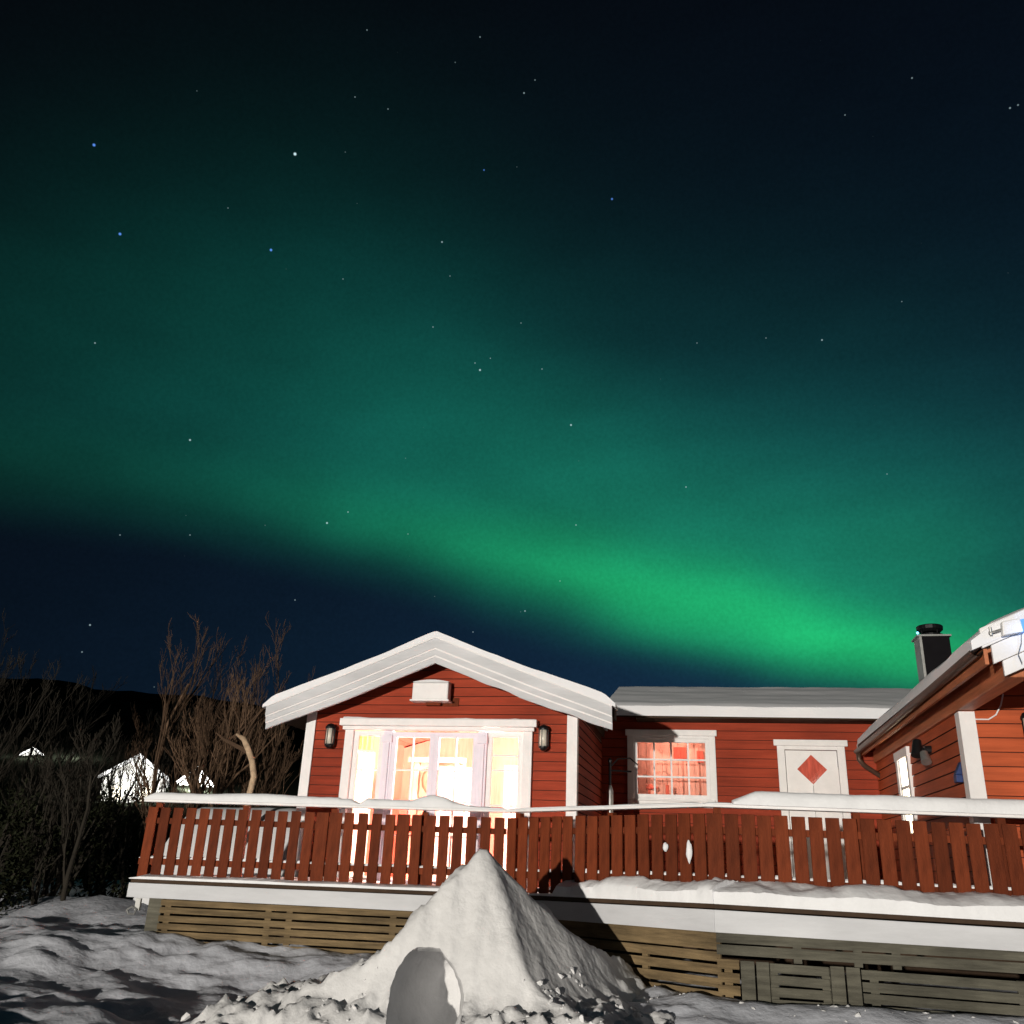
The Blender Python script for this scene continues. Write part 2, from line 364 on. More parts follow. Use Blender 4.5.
# hillside behind the trees
def hill_z(r, a):
    z = (r - 26) * .105 + 1.2 * sstep(26, 34, r) - .6
    if r > 75: z += (r - 75) * .13
    z *= (1 - sstep(150, 170, r) * .15)
    z += (1.2 * fbm(r * .03, a * 5, 2) + .8 * fbm(r * .12, a * 24, 5)) * sstep(30, 90, r)
    return z
h = MB(); rs = [26, 28, 31, 35, 40, 46, 53, 61, 70, 80, 91, 103, 116, 130, 145, 150, 155, 165, 190, 300]; na = 150
for r in rs:
    for i in range(na + 1):
        a = R(-100 + 150 * i / na)
        zz = hill_z(min(r, 155), a) * (1 if r < 160 else .98)
        zz *= 1 - .45 * sstep(-20, 25, math.degrees(a))
        h.v.append(Vector((r * math.sin(a), r * math.cos(a), zz)))
for j in range(len(rs) - 1):
    for i in range(na):
        k = j * (na + 1) + i; h.f.append((k, k + 1, k + na + 2, k + na + 1))
ho = h.build('hill', 'hill', None, smooth=True, recalc=False); tag(ho, kind='structure')

# ------------------------------------------------------------------ clapboard wall builder
def clap(mb, org, u, n, z0, z1, pitch, spans, joint=0.009):
    """rows of overlapping boards; spans(z) -> list of (u0, u1) along direction u from org; n points outward"""
    org = Vector((*org, 0)); u = Vector((*u, 0)); n = Vector((*n, 0))
    k = 0; z = z0
    while z < z1 - .001:
        t = min(z + pitch, z1)
        lo_, hi_ = spans(z + .001), spans(t - .001)
        mid = spans((z + t) / 2)
        for q in range(len(mid)):
            a0, a1 = lo_[q] if len(lo_) == len(mid) else mid[q]
            b0, b1 = hi_[q] if len(hi_) == len(mid) else mid[q]
            if a1 - a0 < .01: continue
            def p(uu, zz, o): v = org + u * uu + n * o; return (v.x, v.y, zz)
            zj = z + joint
            mb.quad(p(a0, zj, .020), p(a1, zj, .020), p(b1, t, .008), p(b0, t, .008))
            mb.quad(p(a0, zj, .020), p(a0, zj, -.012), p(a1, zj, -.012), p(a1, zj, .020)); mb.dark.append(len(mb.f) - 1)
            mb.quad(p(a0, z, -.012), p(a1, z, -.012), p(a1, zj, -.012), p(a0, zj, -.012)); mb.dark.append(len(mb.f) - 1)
            mb.quad(p(b0, t, -.012), p(b1, t, -.012), p(b1, t, .008), p(b0, t, .008))
        z = t; k += 1

# ------------------------------------------------------------------ the house (three joined wings)
house = thing('red_house', 'red clapboard house with white trim and snowy roofs, spread along the deck', 'house', (-1, 13, 1.18))
FZ = 1.18
# ---- gable wing
GX0, GX1, GY, RX = -5.75, -1.73, 12.6, -3.71
def gtop(x): return 4.585 - (.405 if x < RX else .385) * abs(x - RX)                    # top of roof line at the barge
WINX0, WINX1, WINZ = -5.10, -2.37, 3.34
def gspans(z):
    a, b = GX0, GX1
    zt = z + .28
    if gtop(GX0) - .30 < zt - .28:
        hw = (4.585 - .20 - z) / .400; a, b = max(GX0, RX - hw), min(GX1, RX + hw)
    if z < WINZ: return [(a, WINX0), (WINX1, b)]
    return [(a, b)]
w = MB(); clap(w, (0, GY), (1, 0), (0, -1), FZ, 4.28, .128, gspans)
w.build('wall', 'red', house, recalc=False)['label'] = 'red clapboard gable wall'
w = MB(); clap(w, (GX1, GY), (0, 1), (1, 0), FZ, 3.5, .128, lambda z: [(0, 3.6)]); 
w.build('wall', 'red', house, recalc=False)
w = MB(); clap(w, (GX0, GY), (0, 1), (-1, 0), FZ, 3.5, .128, lambda z: [(0, 5.4)])
w.build('wall', 'red', house, recalc=False)
for x in (GX0 - .02, GX1 - .125):
    w = MB(); w.box(x, x + .145, GY - .045, GY - .022, FZ, 3.62 if x < -4 else 3.60); w.box(x if x < -4 else x + .125, (x if x < -4 else x + .125) + .022, GY - .022, GY + .1, FZ, 3.55)
    w.build('corner_board', 'white', house)
# interior of the gable room
w = MB(); w.quad((GX0 + .08, 16.9, FZ), (GX1 - .08, 16.9, FZ), (GX1 - .08, 16.9, 3.5), (RX, 16.9, 4.1), (GX0 + .08, 16.9, 3.5))
w.quad((GX0 + .08, GY + .1, FZ), (GX0 + .08, 16.9, FZ), (GX0 + .08, 16.9, 3.6), (GX0 + .08, GY + .1, 3.6))
w.quad((GX1 - .08, GY + .1, FZ), (GX1 - .08, 16.9, FZ), (GX1 - .08, 16.9, 3.6), (GX1 - .08, GY + .1, 3.6))
w.quad((GX0 + .08, GY + .06, 3.42), (GX1 - .08, GY + .06, 3.42), (GX1 - .08, GY + .06, 3.5), (RX, GY + .06, 4.1), (GX0 + .08, GY + .06, 3.5))
w.build('interior_wall', 'inwood', house, recalc=False)
w = MB()
for k in range(26):                                            # lined ceiling boards
    x0 = GX0 + .06 + k * .152; x1 = x0 + .145
    z = lambda x: min(3.52 + .30 * (2.0 - abs(x - RX)) * .9, 3.86)
    w.quad((x0, GY + .05, z(x0)), (x1, GY + .05, z(x1)), (x1, 16.9, z(x1)), (x0, 16.9, z(x0)))
    w.quad((x1, GY + .05, z(x1) + .01), (x1 + .007, GY + .05, z(x1) + .01), (x1 + .007, 16.9, z(x1) + .01), (x1, 16.9, z(x1) + .01))
w.build('interior_ceiling', 'inwood', house, recalc=False)
w = MB(); w.box(GX0 + .05, GX1 - .05, GY + .05, 16.95, FZ - .05, FZ); w.build('interior_floor', 'infloor', house)
# roof slabs
YF, YB = 12.12, 18.2
def roof_slab(x0, x1, z0, z1, y0, y1, th): return MB().hexa([(x0, y0, z0 - th), (x1, y0, z1 - th), (x1, y1, z1 - th), (x0, y1, z0 - th), (x0, y0, z0), (x1, y0, z1), (x1, y1, z1), (x0, y1, z0)])
EXL, EXR = -6.22, -1.16
rf = roof_slab(EXL, RX, gtop(EXL) - .07, 4.55, YF + .09, YB, .14); r2 = roof_slab(RX, GX1 + .06, 4.55, gtop(GX1 + .06) - .07, YF + .09, YB, .14); r3 = roof_slab(GX1 + .06, EXR, gtop(GX1 + .06) - .07, gtop(EXR) - .07, YF + .09, YF + .40, .14)
n0 = len(rf.v); rf.v += r2.v; rf.f += [tuple(i + n0 for i in f) for f in r2.f]
n0 = len(rf.v); rf.v += r3.v; rf.f += [tuple(i + n0 for i in f) for f in r3.f]
rf.build('roof', 'deckw', house)
# stepped barge boards with pale strips that paint in the edge highlights
def barge(top, bot, y, thick, wav=0., yb=None):
    m = MB(); xs = []
    N = 60
    pts = [EXL + .02 + (EXR - EXL - .04) * i / N for i in range(N + 1)]
    if RX not in pts: pts.append(RX); pts.sort()
    for x in pts:
        e = .055 * sstep(1.2, 2.6, abs(x - RX))                  # lower edge rises towards the eaves
        t = gtop(x) - top + e * (top / .44); b = gtop(x) - bot + e * (bot / .44)
        if wav and x > RX + .2: b += wav * (.6 * math.sin((x - RX) * 7.5) + .5 * math.sin((x - RX) * 13 + 1)) * sstep(RX + .2, RX + .8, x)
        xs.append((x, t, b))
    for (xa, ta, ba), (xb, tb, bb) in zip(xs, xs[1:]):
        m.quad((xa, y, ba), (xb, y, bb), (xb, y, tb), (xa, y, ta))
        m.quad((xa, y, ta), (xb, y, tb), (xb, y + thick, tb), (xa, y + thick, ta))
        m.quad((xa, y, ba), (xa, y + thick, ba), (xb, y + thick, bb), (xb, y, bb))
    xa, ta, ba = xs[0]; m.quad((xa, y, ba), (xa, y, ta), (xa, y + thick, ta), (xa, y + thick, ba))
    xa, ta, ba = xs[-1]; m.quad((xa, y, ba), (xa, y, ta), (xa, y + thick, ta), (xa, y + thick, ba))
    return m
for top, bot, y in ((.075, .235, 12.06), (.235, .335, 12.09), (.335, .445, 12.12)):
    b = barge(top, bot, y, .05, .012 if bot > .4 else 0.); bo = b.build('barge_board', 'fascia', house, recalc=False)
    highlight_strip = barge(top - .004, top + .022, y - .016, .03); highlight_strip.build('highlight_strip', 'white', bo, recalc=False)
# window unit of the gable: cornice, posts, side lights and two glazed doors
uy = GY - .06
fr = MB()
fr.box(WINX0 - .10, WINX1 + .10, uy - .10, uy + .04, 3.30, 3.40)          # cornice
fr.box(WINX0 - .06, WINX1 + .06, uy - .06, uy + .03, 3.245, 3.297)
fr.box(WINX0 - .03, WINX0 + .10, uy - .02, GY + .06, FZ, 3.245); fr.box(WINX1 - .10, WINX1 + .03, uy - .02, GY + .06, FZ, 3.245)
win = fr.build('window_frame', 'white', house, bevel=.006)
cn = MB()
for i in range(40):
    x0 = WINX0 - .06 + i * .0715; hh = lambda x: .012 + .05 * max(0, fbm(x * 1.6, 0, 3.3, 3) + .15)
    x1 = x0 + .0715
    cn.hexa([(x0, uy - .08, 3.40), (x1, uy - .08, 3.40), (x1, GY - .03, 3.40), (x0, GY - .03, 3.40), (x0, uy - .06, 3.40 + hh(x0)), (x1, uy - .06, 3.40 + hh(x1)), (x1, GY - .03, 3.41 + hh(x1)), (x0, GY - .03, 3.41 + hh(x0))])
def glazed(x0, x1, z0, z1, y, cols, rows, fw, mm, name='window', depth=.05, mw=.018, parent=house, gm='glass'):
    m = MB(); yb = y + depth
    m.box(x0, x0 + fw, y, yb, z0, z1); m.box(x1 - fw, x1, y, yb, z0, z1)
    m.box(x0 + fw, x1 - fw, y, yb, z1 - fw, z1); m.box(x0 + fw, x1 - fw, y, yb, z0, z0 + fw)
    o = m.build(name, mm, parent, bevel=.004)
    a0, a1, b0, b1 = x0 + fw, x1 - fw, z0 + fw, z1 - fw
    mu = MB()
    for c in range(1, cols):
        x = a0 + (a1 - a0) * c / cols; mu.box(x - mw / 2, x + mw / 2, y + .008, yb - .012, b0, b1)
    for r in rows:
        z = b1 - (b1 - b0) * r
        if cols == 1 and len(mu.v): mu.build('muntin', 'white', o); mu = MB()
        mu.box(a0, a1, y + .011, yb - .015, z - mw / 2, z + mw / 2)
    if len(mu.v): mu.build('muntin', 'white' if mm != 'white' else 'white', o)
    gl = MB(); gl.quad((a0, yb - .01, b0), (a1, yb - .01, b0), (a1, yb - .01, b1), (a0, yb - .01, b1)); gl.build('pane', gm, o)
    return o
ztop = 3.24; RW = [.235, .48, .72]
glazed(-5.00, -4.53, FZ, ztop, GY - .03, 1, [.25], .075, 'white')
glazed(-2.99, -2.47, FZ, ztop, GY - .03, 1, [.13, .235, .48], .07, 'white')
glazed(-4.40, -3.76, FZ, ztop - .02, GY - .07, 2, [.24, .46, .70], .07, 'lilac', 'glazed_door')
glazed(-3.76, -3.12, FZ, ztop - .02, GY - .07, 2, [.24, .46, .70], .07, 'lilac', 'glazed_door')
for x0, x1 in ((-4.53, -4.40), (-3.12, -2.99)):
    m = MB(); m.box(x0, x1, GY - .075, GY + .04, FZ, ztop); m.box(x0 + .03, x1 - .03, GY - .10, GY - .075, FZ, ztop - .05)
    m.box(x0 - .01, x1 + .01, GY - .115, GY - .05, ztop - .17, ztop - .07)
    m.build('post', 'lilac', house, bevel=.004)
m = MB(); m.tube([(-3.83, GY - .10, 2.16), (-3.83, GY - .13, 2.16), (-3.93, GY - .13, 2.16)], .011, 8); m.box(-3.85, -3.815, GY - .085, GY - .07, 2.05, 2.27)
m.build('door_handle', 'dark', house)
# curtains, picture and cupboard inside
def cloth(x0, x1, z0, z1, y, amp=.03, waves=5, ph=0.):
    m = MB(); N = 40
    for i in range(N + 1):
        x = x0 + (x1 - x0) * i / N; yy = y + amp * math.sin(i / N * waves * 2 * math.pi + ph) 
        m.v += [Vector((x, yy, z0)), Vector((x, yy, z1))]
    for i in range(N): k = 2 * i; m.f.append((k, k + 2, k + 3, k + 1))
    return m
cloth(-5.02, -4.72, 2.98, 3.3, GY + .09, .02, 4).build('curtain', 'goldsheer', house, smooth=True, recalc=False)
cloth(-5.02, -4.70, FZ + .02, 2.95, GY + .10, .02, 5).build('curtain', 'sheer', house, smooth=True, recalc=False)
cloth(-3.72, -3.14, FZ + .02, 2.76, GY + .12, .012, 7).build('curtain', 'sheer', house, smooth=True, recalc=False)
cloth(-2.76, -2.45, FZ + .02, 2.80, GY + .12, .012, 4).build('curtain', 'sheer', house, smooth=True, recalc=False)
m = MB(); m.box(-4.75, -3.85, 14.6, 14.72, FZ, 3.0); m.box(-4.68, -4.60, 14.55, 14.6, FZ, 3.04); m.box(-4.0, -3.92, 14.55, 14.6, FZ, 3.04); m.box(-4.78, -3.82, 14.5, 14.6, 3.0, 3.08)
cup = m.build('room_divider', 'inwood', house)
m = MB(); m.tube([(-4.32 + .17 * math.cos(t / 14 * 2 * math.pi), 14.53, 2.72 + .2 * math.sin(t / 14 * 2 * math.pi)) for t in range(15)], .05, 6); m.lathe((-4.32, 14.5, 2.3), [(.10, -.1), (.13, 0), (.1, .16), (.03, .22)], 10)
m.build('wreath', 'redcurtain', house, smooth=True)
m = MB()
for k in range(4): m.box(-4.7 + k * .21, -4.56 + k * .21, 14.4, 14.5, 1.9 + .05 * (k % 2), 2.12 + .08 * (k % 3))
m.build('shelf_item', 'redcurtain', house)
point_light('room_lamp', (-3.3, 14.0, 3.25), 760, (1., .82, .72), .12)
point_light('window_table_lamp', (-4.9, 13.3, 2.3), 150, (1., .80, .62), .08)

# ---- low wing behind
WY = 15.8
DX0, DX1 = 1.30, 2.17
WX0, WX1, WZ0, WZ1 = -1.22, .14, 2.60, 3.62
def wspans(z):
    a = [(GX1, 4.6)]
    s_ = [GX1]
    if WZ0 < z < WZ1: s_ += [WX0, WX1]
    if z < 3.50: s_ += [DX0, DX1]
    s_.append(4.6)
    return [(s_[i], s_[i + 1]) for i in range(0, len(s_), 2)]
w = MB(); clap(w, (0, WY), (1, 0), (0, -1), FZ, 4.05, .150, wspans); w.build('wall', 'red', house, recalc=False)
# window with trim
m = MB(); m.box(WX0 - .06, WX0 + .05, WY - .05, WY + .05, WZ0 - .12, WZ1 + .02); m.box(WX1 - .05, WX1 + .06, WY - .05, WY + .05, WZ0 - .12, WZ1 + .02)
m.box(WX0 - .09, WX1 + .09, WY - .075, WY + .03, WZ1 + .02, WZ1 + .12); m.box(WX0 + .05, WX1 - .05, WY - .05, WY + .04, WZ0 - .12, WZ0 + .02); m.box(WX0 + .05, WX1 - .05, WY - .045, WY + .04, WZ1 - .03, WZ1 + .02)
m.box(WX0 - .02, WX1 + .02, WY - .10, WY - .05, WZ0 - .03, WZ0)
wf = m.build('window_frame', 'white', house, bevel=.006)
glazed(WX0 + .05, WX1 - .05, WZ0 + .02, WZ1 - .03, WY - .03, 4, [1 / 3, 2 / 3], .06, 'white', mw=.028)
m = MB(); k = 0; x = WX0 - .5
while x < WX1 + .5:
    m.box(x, x + .135, WY + .9, WY + .93, FZ, 3.8); x += .142
m.box(WX0 - .5, WX1 + .5, WY + .93, WY + .95, FZ, 3.8); m.box(WX0 - .5, WX1 + .5, WY + .05, WY + .95, 3.8, 3.83)
m.build('interior_wall', 'pinkpanel', house)
for x0, x1, z0, z1 in ((-.52, -.30, 3.36, 3.56), (-.12, .0, 3.30, 3.50)): m = MB(); m.box(x0, x1, WY + .86, WY + .89, z0, z1); m.build('wall_picture', 'redcurtain', house)
m = MB(); m.box(-.66, -.60, WY + .3, WY + .36, 2.4, 2.86); m.box(-.96, -.92, WY + .4, WY + .44, 2.4, 2.78); m.lathe((-.93, WY + .42, 2.78), [(.03, 0), (.07, .02), (.04, .09)], 10); m.build('candlestick', 'redcurtain', house)
point_light('wing_room_lamp', (-.5, WY + .25, 3.72), 24, (1., .80, .68), .1)
# door
m = MB(); m.box(DX0 - .10, DX0 + .02, WY - .05, WY + .04, FZ, 3.50); m.box(DX1 - .02, DX1 + .10, WY - .05, WY + .04, FZ, 3.50); m.box(DX0 - .15, DX1 + .15, WY - .075, WY + .03, 3.50, 3.60); m.box(DX0 + .02, DX1 - .02, WY - .04, WY + .03, 3.44, 3.50)
m.build('door_frame', 'white', house, bevel=.006)
m = MB(); dm, dz, dr = (DX0 + DX1) / 2, 3.13, .235
m.quad((DX0 + .03, WY - .02, 3.43), (dm, WY - .02, 3.43), (dm, WY - .02, dz + dr), (dm - dr, WY - .02, dz), (DX0 + .03, WY - .02, dz))
m.quad((dm, WY - .02, 3.43), (DX1 - .03, WY - .02, 3.43), (DX1 - .03, WY - .02, dz), (dm + dr, WY - .02, dz), (dm, WY - .02, dz + dr))
m.quad((DX0 + .03, WY - .02, FZ), (DX0 + .03, WY - .02, dz), (dm - dr, WY - .02, dz), (dm, WY - .02, dz - dr), (dm, WY - .02, FZ))
m.quad((DX1 - .03, WY - .02, FZ), (DX1 - .03, WY - .02, dz), (dm + dr, WY - .02, dz), (dm, WY - .02, dz - dr), (dm, WY - .02, FZ))
door = m.build('door', 'white', house, recalc=False)
sol = door.modifiers.new('thick', 'SOLIDIFY'); sol.thickness = .045; sol.offset = 1
m = MB()
for x in (dm,): m.box(x - .004, x + .004, WY - .024, WY - .021, FZ + .1, 3.36) if x != dm else m.box(x - .004, x + .004, WY - .024, WY - .021, FZ + .1, dz - dr - .02)
m.build('groove', 'slatg', door)
m = MB(); m.quad((dm - dr, WY - .012, dz), (dm, WY - .012, dz - dr), (dm + dr, WY - .012, dz), (dm, WY - .012, dz + dr)); m.build('pane', 'redcurtain', door)
m = MB(); m.quad((dm - dr, WY - .016, dz), (dm, WY - .016, dz - dr), (dm + dr, WY - .016, dz), (dm, WY - .016, dz + dr)); m.build('pane', 'glass', door)
# roof, eaves board and gutter line
EYL, RYL = 15.3, 17.8
zE, zR = 3.93, 4.66
w = MB(); w.hexa([(GX1 + .1, EYL, zE - .045), (5.5, EYL, zE - .085), (5.5, RYL, zR - .14), (GX1 + .1, RYL, zR - .1), (GX1 + .1, EYL, zE), (5.5, EYL, zE - .04), (5.5, RYL, zR - .04), (GX1 + .1, RYL, zR)])
w.hexa([(GX1 + .1, RYL, zR - .1), (5.5, RYL, zR - .14), (5.5, 20.5, zE - .1), (GX1 + .1, 20.5, zE - .1), (GX1 + .1, RYL, zR), (5.5, RYL, zR - .04), (5.5, 20.5, zE), (GX1 + .1, 20.5, zE)])
w.build('roof', 'deckw', house)
w = MB(); w.box(-1.1, 3.6, EYL - .03, EYL, 3.865, 3.90); w.box(-1.1, 3.6, EYL, WY, 3.87, 3.885); w.build('eaves_board', 'deckw', house)
# chimney on the wing
ch = MB(); ch.box(3.90, 4.36, 16.72, 17.15, 3.8, 5.56); chim = ch.build('chimney', 'chim', house, bevel=.01)
m = MB(); m.box(3.82, 4.39, 16.69, 17.18, 5.56, 5.59); m.build('flashing', 'galv', chim)
m = MB(); m.box(3.855, 3.898, 16.72, 17.15, 4.2, 5.56); m.build('side_panel', 'galv', chim)
m = MB(); m.lathe((4.10, 16.93, 5.59), [(.21, 0), (.21, .04), (.19, .04), (.19, .0)], 20); m.lathe((4.10, 16.93, 5.66), [(.02, .0), (.17, .015), (.22, .06), (.225, .12), (.21, .135), (.1, .145), (.01, .15)], 24)
for k in range(4): t = k * math.pi / 2 + .5; m.tube([(4.10 + .18 * math.cos(t), 16.93 + .18 * math.sin(t), 5.59), (4.10 + .18 * math.cos(t), 16.93 + .18 * math.sin(t), 5.72)], .012, 6)
m.build('chimney_cap', 'dark', chim, smooth=False)

# ---- near wing at the right: front gable wall, side wall, long snowy eave
NX, NYF, EX, BY = 2.75, 10.5, 2.50, 8.50
def neave(x): return 3.50 + .44 * (x - 2.5)                    # roof board top
w = MB()
def nsp(z): return [(max(0, (z - 3.42) / .44), 6.)]
clap(w, (NX, NYF), (1, 0), (0, -1), FZ, 5.6, .148, nsp); w.build('wall', 'red2', house, recalc=False)
w = MB()
def ssp(z):
    if 2.1 < z < 3.06: return [(0, 2.82), (3.46, 5.3)]
    return [(0, 5.3)]
clap(w, (NX, NYF), (0, 1), (-1, 0), FZ, 3.30, .148, ssp); w.build('wall', 'red2', house, recalc=False)
w = MB(); w.box(NX - .045, NX + .115, NYF - .05, NYF - .021, FZ, 3.23); w.box(NX - .045, NX - .021, NYF - .021, NYF + .12, FZ, 3.23); w.build('corner_board', 'white', house)
# side window, brightly lit
m = MB()
for y0, y1 in ((13.22, 13.34), (13.94, 14.06)): m.box(NX - .05, NX + .03, y0, y1, 2.0, 3.08)
m.box(NX - .06, NX + .03, 13.20, 14.08, 3.08, 3.20); m.box(NX - .05, NX + .03, 13.34, 13.94, 2.0, 2.1)
sf = m.build('window_frame', 'white', house)
m = MB(); m.box(NX - .03, NX + .02, 13.34, 13.94, 2.68, 2.72); m.box(NX - .03, NX + .02, 13.34, 13.40, 2.1, 3.08); m.box(NX - .03, NX + .02, 13.88, 13.94, 2.1, 3.08); m.build('muntin', 'white', sf)
m = MB(); m.quad((NX + .04, 13.34, 2.1), (NX + .04, 13.94, 2.1), (NX + .04, 13.94, 3.08), (NX + .04, 13.34, 3.08)); m.build('pane', 'glow_w', sf)
# roof deck boards (soffit), eave fascia, gutter, wall plate
w = MB()
x = EX
while x < 8.5:
    x2 = x + .118
    w.hexa([(x, BY + .03, neave(x) - .07), (x2, BY + .03, neave(x2) - .07), (x2, 15.5, neave(x2) - .07), (x, 15.5, neave(x) - .07), (x, BY + .03, neave(x) - .04), (x2, BY + .03, neave(x2) - .04), (x2, 15.5, neave(x2) - .04), (x, 15.5, neave(x) - .04)])
    x += .124
w.build('soffit', 'soffit', house)
w = roof_slab(EX, 8.6, neave(EX), neave(8.6), BY + .02, 15.5, .037); w.build('roof', 'deckw', house)
w = MB(); w.box(NX - .06, NX + .12, 8.62, 15.7, 3.24, 3.42); w.box(NX - .02, NX + .08, 8.66, 15.7, 3.42, 3.49); w.build('wall_plate', 'soffit', house, bevel=.012)
w = MB(); w.box(EX - .02, EX + .012, BY, 15.45, 3.33, 3.47); w.build('eaves_board', 'soffit', house)
w = MB(); N = 10
for k in range(N):
    a0, a1 = math.pi + math.pi * k / N, math.pi + math.pi * (k + 1) / N
    for r_ in (.055, .048):
        w.quad((EX - .08 + r_ * math.cos(a0), BY - .02, 3.455 + r_ * math.sin(a0)), (EX - .08 + r_ * math.cos(a1), BY - .02, 3.455 + r_ * math.sin(a1)), (EX - .08 + r_ * math.cos(a1), 15.5, 3.40 + r_ * math.sin(a1)), (EX - .08 + r_ * math.cos(a0), 15.5, 3.40 + r_ * math.sin(a0)))
w.build('gutter', 'gutter', house, smooth=False, recalc=False)
w = MB(); w.tube([(EX - .08, 15.4, 3.36), (EX - .08, 15.4, 3.26), (EX - .02, 15.42, 3.18), (2.80, 15.62, 3.0), (2.88, 15.68, 2.90), (2.88, 15.7, FZ)], .038, 10)
w.build('downpipe', 'gutter', house, smooth=True)
# barge boards of the near gable
def nb(x0, x1, t0, t1, y, th):   # t: offsets from roof top line
    return MB().hexa([(x0, y, neave(x0) + t0), (x1, y, neave(x1) + t0), (x1, y + th, neave(x1) + t0), (x0, y + th, neave(x0) + t0), (x0, y, neave(x0) + t1), (x1, y, neave(x1) + t1), (x1, y + th, neave(x1) + t1), (x0, y + th, neave(x0) + t1)])
for x0, t0, t1, y in ((EX - .04, -.02, .16, BY - .06), (EX + .04, -.19, -.024, BY - .04), (EX + .12, -.33, -.194, BY - .02)):
    nb(x0, 5.6, t0, t1, y, .035).build('barge_board', 'white', house, bevel=.005)

# ------------------------------------------------------------------ snow on the roofs
def snow_sheet(pts_fn, nu, nv, name, label, cat='snow', grp=None, matn='snow'):
    """closed lump: pts_fn(u,v) -> (bottom point, thickness); domed edges"""
    m = MB()
    for side in (0, 1):
        for j in range(nv + 1):
            for i in range(nu + 1):
                b, t = pts_fn(i / nu, j / nv)
                m.v.append(Vector(b) + Vector((0, 0, t if side else 0)))
    st = (nu + 1) * (nv + 1)
    for j in range(nv):
        for i in range(nu):
            k = j * (nu + 1) + i; m.f.append((k + nu + 1, k + nu + 2, k + 1, k)); k += st; m.f.append((k, k + 1, k + nu + 2, k + nu + 1))
    for i in range(nu):
        m.f.append((i, i + 1, i + 1 + st, i + st)); k = nv * (nu + 1) + i; m.f.append((k + st, k + st + 1, k + 1, k))
    for j in range(nv):
        k = j * (nu + 1); m.f.append((k + st, k + nu + 1 + st, k + nu + 1, k)); k += nu; m.f.append((k, k + nu + 1, k + nu + 1 + st, k + st))
    o = m.build(name, matn, None, smooth=True); tag(o, label, cat, grp)
    e = o.modifiers.new('es', 'EDGE_SPLIT'); e.split_angle = R(50)
    return o
def gs(u, v):
    y = 12.04 + (.5 * v / .3 if v < .3 else .5 + 5.6 * (v - .3) / .7); x = EXL - .03 + ((EXR if v <= .31 else GX1 + .08) - EXL + .06) * u
    ed = min(1, .35 + min(u, 1 - u) * 22)
    return (x, y, gtop(x) - .074), (.075 + .05 * sstep(1.2, 2.6, abs(x - RX)) + .015 * fbm(x * 1.1, y * .8, 2)) * ed
snow_sheet(gs, 80, 16, 'roof_snow', 'thin snow layer lying on the gable roof above the white barge boards', grp='snow on the house roofs', matn='snowroof')
def ws(u, v):
    x = -1.60 + 5.95 * u; y = 15.22 + 2.7 * v; bz = zE - .008 + (zR - zE) * (y - EYL) / (RYL - EYL) - .04 * (x - GX1) / 7.2
    return (x, y, bz), (.20 if v > .02 else .17) + .018 * fbm(x * .9, y * 2, 5) 
snow_sheet(ws, 90, 26, 'roof_snow', 'thick snow slab on the long low roof between gable and chimney', grp='snow on the house roofs', matn='snowroof')
def ns(u, v):
    x = EX - .13 + 5.6 * u; y = BY - .07 + (15.55 - BY) * v
    far = 1 - .6 * sstep(.9, 1., v)
    return (x + .05 * sstep(.93, 1, v), y, neave(x) + .002), (.17 * min(1, .45 + u * 14) + .03 * fbm(x * 1.2, y * .7, 9)) * far * (1 if v > .01 else .8) + .02
snow_sheet(ns, 50, 70, 'roof_snow', 'snow along the sloping eave of the near right-hand wing', grp='snow on the house roofs', matn='snowroof')

# ------------------------------------------------------------------ fittings on the house
def wall_lantern(loc, label, k=1.0):
    x, y, z = loc; t = thing('wall_lantern', label, 'wall lamp', (x, y, z), 'lanterns on the house walls')
    m = MB(); m.box(x - .035 * k, x + .035 * k, y + .09 * k, y + .112 * k, z - .11 * k, z + .11 * k); m.tube([(x, y + .1 * k, z - .13 * k), (x, y + .04 * k, z - .15 * k), (x, y, z - .13 * k)], .012 * k, 8)
    m.build('bracket', 'dark', t)
    m = MB(); m.lathe((x, y, z), [(.055 * k, -.11 * k), (.058 * k, 0), (.055 * k, .11 * k)], 14); m.build('lamp_glass', 'lampglass', t, smooth=True)
    m = MB(); m.lathe((x, y, z + .11 * k), [(.075 * k, 0), (.075 * k, .02 * k), (.05 * k, .06 * k), (.015 * k, .075 * k)], 14); m.build('cap', 'dark', t)
    m = MB(); m.lathe((x, y, z - .17 * k), [(.02 * k, 0), (.045 * k, .015 * k), (.065 * k, .04 * k), (.065 * k, .06 * k)], 14)
    for q in range(6): a = q * math.pi / 3 + .3; m.tube([(x + .066 * k * math.cos(a), y + .066 * k * math.sin(a), z - .115 * k), (x + .066 * k * math.cos(a), y + .066 * k * math.sin(a), z + .115 * k)], .005 * k, 5)
    m.build('cage', 'dark', t)
    return t
wall_lantern((-5.34, GY - .13, 3.14), 'dark caged wall lantern left of the bright glazed doors')
wall_lantern((-2.17, GY - .13, 3.15), 'dark caged wall lantern right of the bright glazed doors')
wall_lantern((3.35, NYF - .14, 3.04), 'dark lantern on the orange-red wall at the right edge, right of the white corner board', .95)
def bullet(loc, label):
    x, y, z = loc; t = thing('outdoor_spotlight', label, 'wall lamp', loc)
    m = MB(); m.tube([(x + .12, y, z + .03), (x + .02, y, z + .03)], .05, 12); m.tube([(x + .03, y, z + .03), (x - .06, y, z + .06)], .018, 8); m.build('bracket', 'dark', t)
    m = MB(); m.tube([(x - .05, y + .02, z + .14), (x - .09, y - .05, z - .05)], [.05, .065], 14); m.build('lamp_head', 'dark', t, smooth=False)
    m = MB(); m.tube([(x - .02, y - .12, z - .02), (x - .02, y - .20, z - .14)], [.045, .06], 14); m.build('lamp_head', 'galv', t)
    return t
